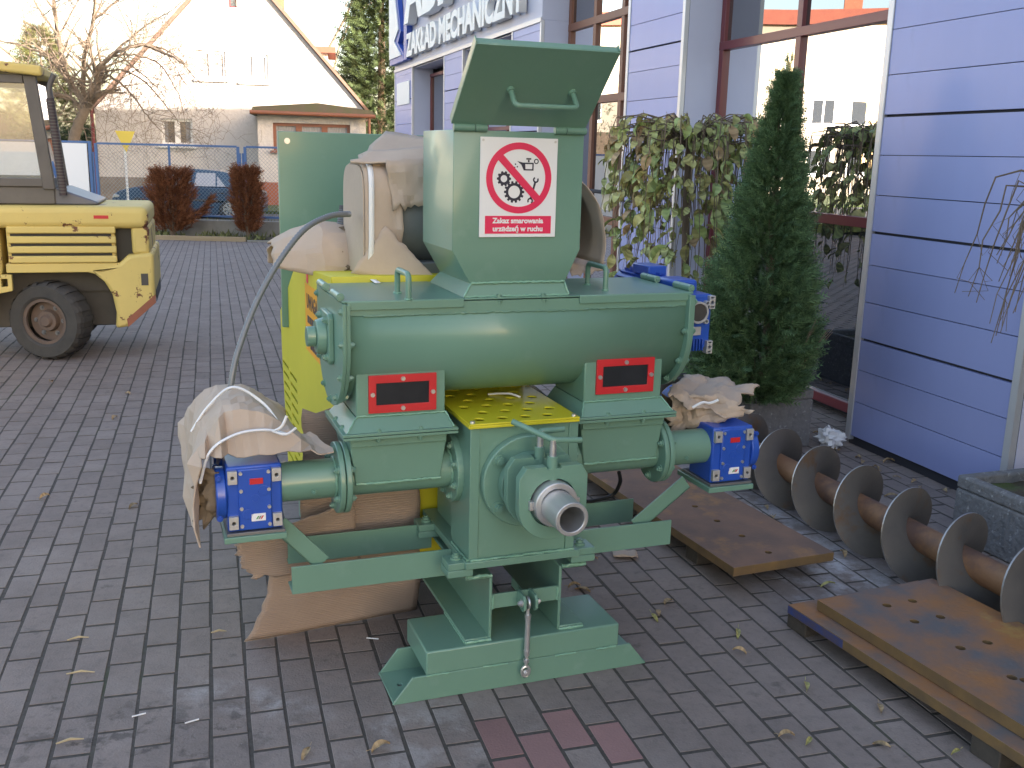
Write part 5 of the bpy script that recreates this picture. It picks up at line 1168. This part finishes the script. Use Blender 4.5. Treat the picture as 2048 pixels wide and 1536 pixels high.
def spray(m, p, d, l, wd, droop=0.):
    """flat frond: a small kite of two folded faces"""
    d = d.normalized(); a = rv().normalized(); s = d.cross(a)
    if s.length < .05: return
    s = s.normalized() * wd; q = p + d * l * .5 + s; r = p + d * l * .5 - s; t = p + d * l + Vector((0, 0, -droop))
    m.add([p, q, t, r], [(0, 1, 2, 3)])
def frond(m, p, d, l, n=5):
    """branchlet carrying several narrow blades, like a thuja fan"""
    d = d.normalized(); a = rv().normalized(); s = d.cross(a)
    if s.length < .05: return
    s.normalize()
    for k in range(n):
        t = (k + .6) / n; c = p + d * l * t
        for sg in (1, -1):
            dd = (d + s * sg * .9).normalized(); ll = l * .42 * (1.1 - .5 * t); q = c + dd * ll; w_ = (d - s * sg * .4).normalized() * ll * .20
            m.add([c - w_ * .5, q, c + w_], [(0, 1, 2)])
    m.add([p + s * l * .03, p - s * l * .03, p + d * l], [(0, 1, 2)])
# thuja in a stone planter
mat('stone', (.20, .20, .21), .95, c2=(.10, .10, .105), scale=28., amount=.8, c3=(.30, .30, .31), s3=40., lo3=.58, hi3=.66, bump=.9, bscale=45., bdist=.012)
def planter(loc, yaw, sx, sy, h, label):
    m = MB(); nb = 10
    t = .05
    m.prism(rect(0, sx, 0, sy), 'z', 0, h - .06); m.prism(rect(0, sx, 0, sy), 'z', h - .0599, h, [rect(t, sx - t, t, sy - t)])
    tt = thing('planter', label, 'planter', loc, yaw); obj('planter_body', m, 'stone', tt, .012, seg=3)
    m = MB(); m.grid(lambda u, v: Vector((t + (sx - 2 * t) * u, t + (sy - 2 * t) * v, h - .045 + .015 * noise.noise((u * 6, v * 6, 1)))), 8, 8); obj('soil', m, 'soil', tt); return tt
planter((1.35, 5.475, 0), math.radians(20), .42, .40, .345, 'square rough stone planter holding the conical thuja')
planter((2.13, 3.82, 0), math.radians(20), .46, .44, .29, 'square rough stone planter beside the near flights of the auger')
planter((.93, 6.72, 0), math.radians(18), .42, .42, .36, 'square stone planter under the weeping tree')
TH = thing('thuja', 'dark green conical thuja growing against the mirrored window', 'tree', (1.44, 5.62, .30), 0)
m = MB(); m.tube([(0, 0, 0), (.01, 0, .5), (-.02, 0, 1.0), (.0, 0, 1.8)], .03, 8, rads=[.035, .03, .02, .006])
for k in range(26):
    z = rng.uniform(.02, 1.5); a = rng.uniform(0, 2 * PI); r = .28 * (1 - z / 2); m.tube([(0, 0, z), (r * .6 * math.cos(a), r * .6 * math.sin(a), z + .12), (r * math.cos(a), r * math.sin(a), z + .28)], .006, 5, rads=[.010, .006, .002])
obj('trunk', m, 'bark', TH, smooth=40)
m = MB()
def thr(z):
    t = z / 1.95
    return .345 * min(1, .6 + t * 3.2) * (1 - max(0, t - .10) / .90) ** 1.0 + .006
for k in range(9500):
    z = 1.92 * (rng.random() ** 1.25); a = rng.uniform(0, 2 * PI); 
    lump = 1 + .34 * noise.noise((math.cos(a) * 1.8, math.sin(a) * 1.8, z * 3.6)) + .16 * noise.noise((math.cos(a) * 4, math.sin(a) * 4, z * 8))
    r = thr(z) * lump * (rng.random() ** .42); p = Vector((r * math.cos(a) - .07 * (1 - z / 1.95), r * math.sin(a), z))
    d = Vector((math.cos(a) * 1.0, math.sin(a) * 1.0, .55 + rng.uniform(-.3, .5))) + rv(.45); frond(m, p, d, rng.uniform(.075, .135) * (1.08 - .5 * z / 1.95), 5)
for k in range(60): p = Vector((rng.uniform(-.02, .02), rng.uniform(-.02, .02), rng.uniform(1.72, 2.02))); frond(m, p, Vector((0, 0, 1)) + rv(.35), .06, 5)
obj('crown', m, 'needle_thuja', TH, smooth=0, fix=False); TH.scale = (1, 1, .92)
m = MB()
for k in range(9):
    a = rng.uniform(-2.6, -.5); pts = [Vector((.05, -.12, .02))]; d = Vector((math.cos(a) * .5 + .25, math.sin(a) * .25, 1)).normalized()
    for q in range(6): pts.append(pts[-1] + d * .09 + rv(.012)); d = (d + rv(.14)).normalized()
    m.tube(pts, .004, 5, rads=[.005 - .0006 * i for i in range(7)])
obj('bare_twigs', m, 'bark_pale', TH, smooth=40)
# weeping tree with big autumn leaves
def leaf_mesh(mt, L=.075, W=.045, key='', curl=.012):
    m = MB(); pts = []; nseg = 7
    rows = []
    for i in range(nseg + 1):
        t = i / nseg; w_ = W * .5 * math.sin(PI * min(1, t * .98 + .02)) ** .75 * (1.15 - .35 * t); z = -curl * (2 * t - 1) ** 2 * 1.4
        rows.append([(-w_, t * L, z + curl * .8), (0, t * L, z), (w_, t * L, z + curl * .8)])
    for a, b in zip(rows[:-1], rows[1:]):
        m.add(a + b, [(0, 1, 4, 3), (1, 2, 5, 4)])
    m.tube([(0, -.018, .004), (0, .0, 0)], .0012, 4)
    return m.mesh('leaf', mt, 60, fix=False)
WL = [leaf_mesh(mt, L, W, '', c) for mt in ('leaf_green', 'leaf_yellow', 'leaf_brown') for L, W, c in ((.120, .072, .014), (.098, .062, .020))]
WT = thing('weeping_tree', 'weeping grafted tree with drooping twigs and large green and yellow leaves', 'tree', (1.16, 6.92, .30), 0)
m = MB(); m.tube([(0, 0, 0), (.02, 0, .5), (.0, .02, 1.0), (.0, 0, 1.42)], .025, 10, rads=[.032, .028, .026, .03]); obj('trunk', m, 'bark', WT, smooth=40)
m = MB(); ends = []
for k in range(150):
    a = rng.uniform(0, 2 * PI); R_ = rng.uniform(.18, .56); top = 1.42 + rng.uniform(.0, .18); ln = rng.uniform(.35, 1.15)
    pts = [Vector((0, 0, 1.40))]
    for q in range(1, 5): t = q / 4; pts.append(Vector((R_ * t * math.cos(a), R_ * t * math.sin(a), 1.40 + (top - 1.40) * math.sin(t * PI * .62) * 1.05)) + rv(.012))
    base_ = pts[-1]; nd = 5
    for q in range(1, nd + 1): pts.append(base_ + Vector((math.cos(a) * .05 * q / nd, math.sin(a) * .05 * q / nd, -ln * (q / nd))) + rv(.014))
    m.tube(pts, .003, 4, rads=[.006 - .0045 * i / (len(pts) - 1) for i in range(len(pts))]); ends.append((pts, a))
obj('branches', m, 'bark', WT, smooth=40)
lf = []
tries = 0
while len(lf) < 290 and tries < 5000:
    tries += 1
    pts, a = ends[rng.randrange(len(ends))]; toward = Vector((math.cos(a), math.sin(a), 0)).dot(Vector((-.45, -.89, 0)))
    if toward < .0 and rng.random() < .85: continue
    i = rng.randrange(3, len(pts) - 1); p = pts[i].lerp(pts[i + 1], rng.random())
    if p.x > .25 and rng.random() < .35: continue
    top_ = p.z > 1.30
    wsel = [0, 0, 0, 1, 1, 2, 2, 3, 3, 4] if not top_ else [2, 3, 0, 4, 1, 5, 3, 1]
    o = link('leaf', WL[wsel[rng.randrange(len(wsel))]], WT); o.location = p
    d = Vector((math.cos(a), math.sin(a), 0)) * rng.uniform(.2, .9) + Vector((0, 0, -1)) + rv(.55); 
    o.rotation_mode = 'QUATERNION'; o.rotation_quaternion = d.to_track_quat('Y', 'Z') @ Quaternion((0, 1, 0), rng.uniform(-1.2, 1.2)); s = rng.uniform(.75, 1.25); o.scale = (s, s, s); lf.append(o)
lm = MB(); cnt = 0
while cnt < 620:
    pts, a = ends[rng.randrange(len(ends))]; i = rng.randrange(2, len(pts) - 1); p = pts[i].lerp(pts[i + 1], rng.random()); cnt += 1
    d = (Vector((math.cos(a), math.sin(a), 0)) * rng.uniform(.2, .9) + Vector((0, 0, -1)) + rv(.6)); q = d.to_track_quat('Y', 'Z') @ Quaternion((0, 1, 0), rng.uniform(-1.4, 1.4)); s = rng.uniform(.45, .8); me = WL[0]
    lm.add([p + q @ (v.co * s) for v in me.vertices], [tuple(f.vertices) for f in me.polygons])
o = obj('leaf_mass', lm, 'leaf_mixed', WT, smooth=60, fix=False); o['kind'] = 'stuff'
# bare weeping twigs from a second tree at the right
W2 = thing('weeping_tree', 'bare weeping tree with drooping brown twigs in front of the blue panels', 'tree', (2.32, 4.04, .27), 0)
m = MB(); m.tube([(0, 0, 0), (.01, 0, .5), (0, 0, 1.18)], .022, 9, rads=[.028, .024, .028]); obj('trunk', m, 'bark', W2, smooth=40)
m = MB()
for k in range(44):
    a = rng.uniform(0, 2 * PI); R_ = rng.uniform(.15, .42); ln = rng.uniform(.2, .7); pts = [Vector((0, 0, 1.16))]
    for q in range(1, 5): t = q / 4; pts.append(Vector((R_ * t * math.cos(a), R_ * t * math.sin(a), 1.16 + .16 * math.sin(t * PI * .7) * rng.uniform(.6, 1.2))) + rv(.012))
    b_ = pts[-1]
    for q in range(1, 5): pts.append(b_ + Vector((math.cos(a) * .10 * q / 4, math.sin(a) * .10 * q / 4, -ln * q / 4)) + rv(.014))
    m.tube(pts, .003, 4, rads=[.006 - .0042 * i / (len(pts) - 1) for i in range(len(pts))])
    for q in range(3):
        i = rng.randrange(3, len(pts) - 1); p = pts[i]; m.tube([p, p + rv(.05) + Vector((0, 0, -.05)), p + rv(.06) + Vector((0, 0, -.11))], .0015, 3)
obj('branches', m, 'bark', W2, smooth=40)
# dead brown shrubs in the bed
def dead_shrub(loc, w_, h, label, lean=0., arm=False, n=2600):
    t = thing('shrub', label, 'shrub', loc, 0)
    m = MB()
    for k in range(14): a = rng.uniform(0, 2 * PI); m.tube([(0, 0, -.1), (w_ * .12 * math.cos(a), w_ * .12 * math.sin(a), h * .4), (w_ * .35 * math.cos(a), w_ * .3 * math.sin(a), h * .8)], .02, 5, rads=[.03, .02, .008])
    obj('stems', m, 'bark', t, smooth=40)
    m = MB()
    for k in range(n):
        z = h * (.10 + .90 * rng.random() ** .8); a = rng.uniform(0, 2 * PI); tt = z / h
        lump = 1 + .45 * noise.noise((math.cos(a) * 1.8 + loc[0], math.sin(a) * 1.8, z * 2.6)) + .25 * noise.noise((math.cos(a) * 5, math.sin(a) * 5, z * 6))
        r = w_ * .5 * (.55 + .45 * math.sin(min(1, tt * 1.5) * PI / 2)) * (1 - .25 * max(0, tt - .8) * 5 * .6) * lump * rng.random() ** .4
        p = Vector((r * math.cos(a) + lean * tt, r * math.sin(a) * .8, z)); frond(m, p, Vector((math.cos(a) * .7, math.sin(a) * .7, .9)) + rv(.5), rng.uniform(.10, .2), 4)
    if arm:
        for k in range(260): q = rng.random(); p = Vector((w_ * .35 + .62 * q, -.1, h * .25 + .36 * q + (.3 if q > .65 else 0) * (q - .65) * 2)) + rv(.11 * (1.2 - q)); frond(m, p, Vector((.8, 0, .6)) + rv(.6), .15, 4)
        for k in range(200): q = rng.random(); p = Vector((-w_ * .4 - .4 * q, -.1, h * .5 - .25 * q)) + rv(.12); frond(m, p, Vector((-.8, 0, .3)) + rv(.6), .15, 4)
    obj('foliage', m, 'needle_dead', t, smooth=0, fix=False); return t
b = ypt(345, 462, 22.1); dead_shrub((b.x, 22.1, -.36), .84, 1.45, 'wide dead brown conifer shrub with a side arm in the planting bed', arm=True)
b = ypt(496, 468, 22.0); dead_shrub((b.x, 22.0, -.36), .56, 1.52, 'narrow upright dead brown conifer shrub in the planting bed', n=2000)
# ground cover in the bed
m = MB()
for k in range(2600):
    x = rng.uniform(-11, -1.2); y = rng.uniform(21.6, 22.65); p = Vector((x, y, -.37)); 
    if noise.noise((x * 1.3, y * 2, 4)) < -.05: continue
    spray(m, p, Vector((0, 0, 1)) + rv(.9), rng.uniform(.08, .26), .022)
o = obj('weeds', m, 'evergreen_pale', None, smooth=0, fix=False); tag(o, 'low weeds and dry stalks covering the planting bed', 'weeds', kind='stuff')
m = MB()
for k in range(3500):
    x = rng.uniform(-14, 1); y = 22.97 + rng.random() ** 2 * 1.3; p = Vector((x, y, -.31)); spray(m, p, Vector((0, 0, 1)) + rv(.5), rng.uniform(.15, .38), .02)
o = obj('grass', m, 'evergreen_pale', None, smooth=0, fix=False); tag(o, 'grass strip between the fence and the road', 'grass', kind='stuff')
# trees
def branch_tree(name, label, loc, h, seed, mt, spread=.5, depth=6, r0=.16, first=None, up=.25, twig=.006, kids=(2, 3)):
    r_ = random.Random(seed); t = thing(name, label, 'tree', loc, 0); tk, cr = MB(), MB()
    def rvv(s): return Vector((r_.uniform(-1, 1), r_.uniform(-1, 1), r_.uniform(-1, 1))) * s
    def grow(p, d, l, r, k):
        pts = [p]; rr = [r]; n = 4 if k < 3 else 3
        for i in range(n): d = (d + rvv(.16 + .04 * k) + Vector((0, 0, up * .12))).normalized(); pts.append(pts[-1] + d * l / n); rr.append(max(twig, r * (1 - .38 * (i + 1) / n)))
        (tk if k < 3 else cr).tube(pts, r, 8 if k < 2 else (5 if k < 4 else 3), rads=rr, caps=False)
        if k >= depth: return
        for q in range(r_.choice(kids) + (1 if k > 1 else 0)):
            i = r_.randint(2, n) if q else n; dd = (d + rvv(spread * (1.15 + .1 * k)) + Vector((0, 0, up * .35))).normalized(); grow(pts[i], dd, l * r_.uniform(.62, .86), rr[i] * r_.uniform(.55, .78), k + 1)
    for d, l, r in (first or [(Vector((0, 0, 1)), h * .3, r0)]): grow(Vector((0, 0, -.2)), d.normalized(), l, r, 0)
    obj('trunk', tk, mt, t, smooth=50, fix=False); obj('crown', cr, mt, t, smooth=50, fix=False); return t
def limb_tree(label, Y, limbs, seed, mt, dens=1.):
    r_ = random.Random(seed); org = ypt(150, 285, Y); org.z = -.3; t = thing('bare_tree', label, 'tree', org, 0); tk, cr = MB(), MB()
    def rvv(s): return Vector((r_.uniform(-1, 1), r_.uniform(-1, 1), r_.uniform(-1, 1))) * s
    def twigs(p, d, l, r, k):
        pts = [p]; rr = [r]
        for i in range(5):
            d = (d + rvv(.22) + Vector((0, 0, .10 if i < 2 else -.16))).normalized(); pts.append(pts[-1] + d * l / 5); rr.append(max(.0045, r * (1 - .14 * (i + 1))))
        cr.tube(pts, r, 4 if r > .02 else 3, rads=rr, caps=False)
        if k >= 3: return
        for q in range(r_.randint(2, 3)):
            i = r_.randint(1, 5); twigs(pts[i], (d * .6 + rvv(.9) + Vector((0, 0, .15))).normalized(), l * r_.uniform(.45, .8), rr[i] * .62, k + 1)
    for pix, r0, r1, dy in limbs:
        pts = smooth_path([ypt(px, py, Y + dy * i / (len(pix) - 1)) - org for i, (px, py) in enumerate(pix)], 5); n = len(pts)
        pts = [p + rvv(.02) for p in pts]
        rr = [r0 + (r1 - r0) * i / (n - 1) for i in range(n)]; rr = [q * .70 for q in rr]; tk.tube(pts, r0, 10, rads=rr, caps=False)
        for i in range(3 if r0 < .2 else n - 2, n):
            for q in range(1 if r_.random() < .85 * dens else 0):
                d = (pts[i] - pts[i - 1]).normalized(); twigs(pts[i], (d * .5 + rvv(1.)).normalized(), r_.uniform(.9, 2.2), rr[i] * r_.uniform(.35, .6), 0)
        twigs(pts[-1], (pts[-1] - pts[-2]).normalized(), 1.5, r1, 0)
    obj('trunk', tk, mt, t, smooth=50, fix=False); obj('crown', cr, mt, t, smooth=50, fix=False)
limb_tree('spreading bare tree with forked trunk beside the plastered house', 32.5, [
    ([(140, 345), (146, 285), (158, 245), (172, 215)], .26, .21, 0), ([(172, 215), (150, 180), (128, 135), (116, 70), (106, -10), (100, -80)], .15, .05, .6),
    ([(172, 215), (166, 160), (172, 100), (186, 40), (196, -40)], .13, .05, -.8), ([(172, 215), (196, 185), (194, 145), (222, 112), (256, 95), (288, 88)], .15, .06, -1.2),
    ([(165, 225), (140, 195), (100, 185), (60, 150), (20, 110)], .10, .03, -.6), ([(128, 135), (90, 110), (40, 90), (-30, 75)], .07, .03, .5), ([(196, 150), (225, 155), (260, 185), (290, 225), (310, 250)], .07, .02, -1.0), ([(222, 112), (270, 110), (320, 130), (350, 175)], .06, .02, -.9), ([(288, 88), (330, 105), (355, 140)], .045, .015, -.4), ([(116, 70), (80, 20), (50, -40)], .06, .03, .3), ([(222, 112), (268, 70), (310, 40), (345, 20)], .055, .02, -.8), ([(256, 95), (305, 92), (352, 112), (392, 160)], .05, .014, -.6), ([(186, 40), (225, 10), (262, -30)], .06, .03, -.5), ([(194, 150), (240, 140), (290, 165), (335, 215), (360, 250)], .05, .014, -1.0)], 4, 'bark_pale')
branch_tree('bare_tree', 'bare tree rising behind the ridge of the house', (ypt(618, 100, 52).x, 52, 0), 12, 8, 'bark_pale', .5, 6, .16, first=[(Vector((.05, 0, 1)), 5.5, .16)], up=.5, twig=.012)
def conifer(name, label, loc, h, w_, mt, n, seed, narrow=1., fs_=1.):
    r_ = random.Random(seed); t = thing(name, label, 'tree', loc, 0)
    m = MB(); m.tube([(0, 0, 0), (.05, 0, h * .5), (0, 0, h)], .1, 8, rads=[h * .018, h * .012, .015]); obj('trunk', m, 'bark', t, smooth=40)
    m = MB()
    for k in range(n):
        tt = r_.random() ** 1.2; z = h * (.03 + .97 * tt); a = r_.uniform(0, 2 * PI); R_ = w_ * .5 * (1 - tt) ** narrow + .05
        lump = .75 + .55 * noise.noise((math.cos(a) * 2 + seed, math.sin(a) * 2, z * 1.3)) + .3 * noise.noise((math.cos(a) * 6, math.sin(a) * 6 + seed, z * 4))
        r = R_ * max(.1, lump + .25) * r_.random() ** .45; p = Vector((r * math.cos(a), r * math.sin(a), z - .25 * r))
        d = Vector((math.cos(a), math.sin(a), r_.uniform(-.2, .7))); frond(m, p, d + Vector((r_.uniform(-.5, .5), r_.uniform(-.5, .5), r_.uniform(-.5, .5))), r_.uniform(.22, .48) * fs_, 5)
    obj('crown', m, mt, t, smooth=0, fix=False); return t
conifer('conifer_tree', 'tall green conifer between the house and the workshop', (ypt(762, 300, 46).x, 46, -.3), 12.6, 4.6, 'needle_spruce', 9000, 3, .8, 1.4)
conifer('conifer_tree', 'pale green evergreen tree behind the forklift cab', (ypt(95, 300, 40).x, 40, -.3), 6.2, 4.4, 'evergreen_pale', 3200, 7, .6)
def hedge(x0, x1, y, h, label, n, mt='evergreen'):
    m = MB()
    for k in range(n):
        x = rng.uniform(x0, x1); z = rng.random() ** .6 * h * (1 + .25 * noise.noise((x * .9, 2, 1))); p = Vector((x, y + rng.uniform(-.5, .5), z - .3)); frond(m, p, Vector((0, -.6, .6)) + rv(.8), rng.uniform(.15, .35), 4)
    t = thing('hedge', label, 'hedge', (0, 0, 0)); obj('foliage', m, mt, t, smooth=0, fix=False)
    m = MB(); m.box(x0, x1, y - .2, y + .2, -.3, h * .6); obj('stems', m, 'bark', t); return t
hedge(ypt(40, 280, 38).x, ypt(214, 280, 38).x, 38, 2.4, 'dark green hedge beside the left corner of the house', 1800)
hedge(-60, ypt(30, 280, 48).x, 48, 5, 'tall dark hedge at the far left behind the forklift', 2600)
# ------------------------------------------------------------------ small litter on the paving
mat('paper', (.75, .75, .77), .8); mat('stick', (.42, .33, .20), .8, rnd=.2)
LG = [leaf_mesh(mt, L, W, '', c) for mt, L, W, c in (('leaf_dry', .085, .03, .010), ('leaf_brown', .07, .032, .012), ('leaf_yellow', .075, .02, .008), ('leaf_dry', .05, .036, .014))]
def fallen(px, py, kind=None, s=1.):
    p = gpt(px, py); o = link('fallen_leaf', LG[rng.randrange(4) if kind is None else kind], None); o.location = (p.x, p.y, gz(p.y) + .010 + .004); o.rotation_euler = (rng.uniform(-.25, .25), rng.uniform(-.3, .3), rng.uniform(0, 2 * PI)); o.scale = (s, s, s)
    look = ('pale tan', 'brown', 'narrow yellow green', 'small rounded tan')[kind]
    where = 'on the open paving beside the cardboard boards' if px < 760 else ('on the pavers between the machine base and the rusty plates' if px < 1450 and py < 1330 else ('on the pavers beside the auger' if py < 1160 else 'on the pavers beside the stacked plates'))
    return tag(o, look + ' fallen leaf ' + where, 'leaf', 'fallen leaves on the paving')
for px, py, k in ((620, 1500, 0), (742, 1508, 1), (1328, 1212, 0), (1318, 1236, 0), (1302, 1232, 2), (1476, 1262, 2), (1493, 1311, 1), (1640, 1178, 2), (1756, 1412, 0), (1612, 1496, 2), (1556, 1476, 1), (1610, 1368, 2), (1780, 1500, 0), (1920, 1506, 2), (1195, 1120, 1), (1180, 1185, 0), (1135, 1178, 1), (1570, 1000, 3), (1590, 1003, 3), (1640, 1028, 3), (1690, 1117, 1), (1715, 1090, 0), (1535, 1022, 3), (1545, 1036, 3), (1560, 1018, 1), (275, 1010, 0), (225, 840, 1), (105, 765, 1), (80, 1000, 1), (365, 900, 0), (260, 790, 1)): fallen(px, py, k, rng.uniform(.6, .95))
for k in range(105):
    s_ = rng.uniform(-1.6, 2.6); off = -rng.uniform(.03, .55); q = WA + Vector((-math.sin(WYAW) * s_ + math.cos(WYAW) * off, math.cos(WYAW) * s_ + math.sin(WYAW) * off, 0))
    if (q - Vector((1.56, 5.7, 0))).length < .33 or (q - Vector((2.05, 4.1, 0))).length < .36: continue
    o = link('fallen_leaf', LG[rng.choice((0, 1, 3, 3))], None); o.location = (q.x, q.y, .014); o.rotation_euler = (rng.uniform(-.4, .4), rng.uniform(-.4, .4), rng.uniform(0, 6.28)); s = rng.uniform(.45, .95); o.scale = (s, s, s); tag(o, 'curled dry leaf in the litter below the blue wall', 'leaf', 'leaf litter along the wall')
for (a, b, lab) in (((264, 1437), (292, 1430), 'thin white cable tie end near the dark stain'), ((370, 1450), (398, 1442), 'thin white cable tie end beside the pale stain'), ((733, 1279), (757, 1281), 'thin white wire clipping beside the machine base')):
    p, q = gpt(*a), gpt(*b); m = MB(); m.tube([(p.x, p.y, .006), (q.x, q.y, .006)], .0022, 6); tag(obj('wire_clipping', m, 'paper', None), lab, 'clipping')
for (a, b) in (((135, 1284), (178, 1278)), ((133, 1352), (190, 1348)), ((112, 1492), (168, 1482)), ((422, 1269), (453, 1266))):
    p, q = gpt(*a), gpt(*b); m = MB(); m.tube([(p.x, p.y, .007), ((p.x + q.x) / 2, (p.y + q.y) / 2 + .004, .012), (q.x, q.y, .007)], .004, 6, rads=[.002, .004, .0015]); tag(obj('straw', m, 'stick', None), 'thin dry straw lying across the pavers', 'straw', 'straws on the paving')
m = MB(); c = gpt(1250, 1113); m.grid(lambda u, v: Vector((c.x + (u - .5) * .10 + .008 * noise.noise((v * 9, 1, 0)), c.y + (v - .5) * .07 + .01 * noise.noise((u * 9, 3, 0)), .012 + .012 * abs(noise.noise((u * 4, v * 4, 2))))), 8, 6); tag(obj('cardboard_scrap', m, 'cardboard', None, solid=.003, smooth=30), 'small torn cardboard scrap on the pavers under the right beam', 'cardboard')
m = MB(); c = Vector((1.86, 5.60, .06)); 
def cru(u, v):
    th = 2 * PI * u; ph = PI * v; d = Vector((math.sin(ph) * math.cos(th), math.sin(ph) * math.sin(th), math.cos(ph))); r = .06 * (1 + .5 * crease(d, 2.2, 3) * 2); return c + Vector((d.x * 1.2, d.y, d.z * .85)) * r
m.grid(cru, 22, 14); tag(obj('crumpled_paper', m, 'paper', None, smooth=20), 'crumpled white paper between the stone planter and the blue wall', 'paper')
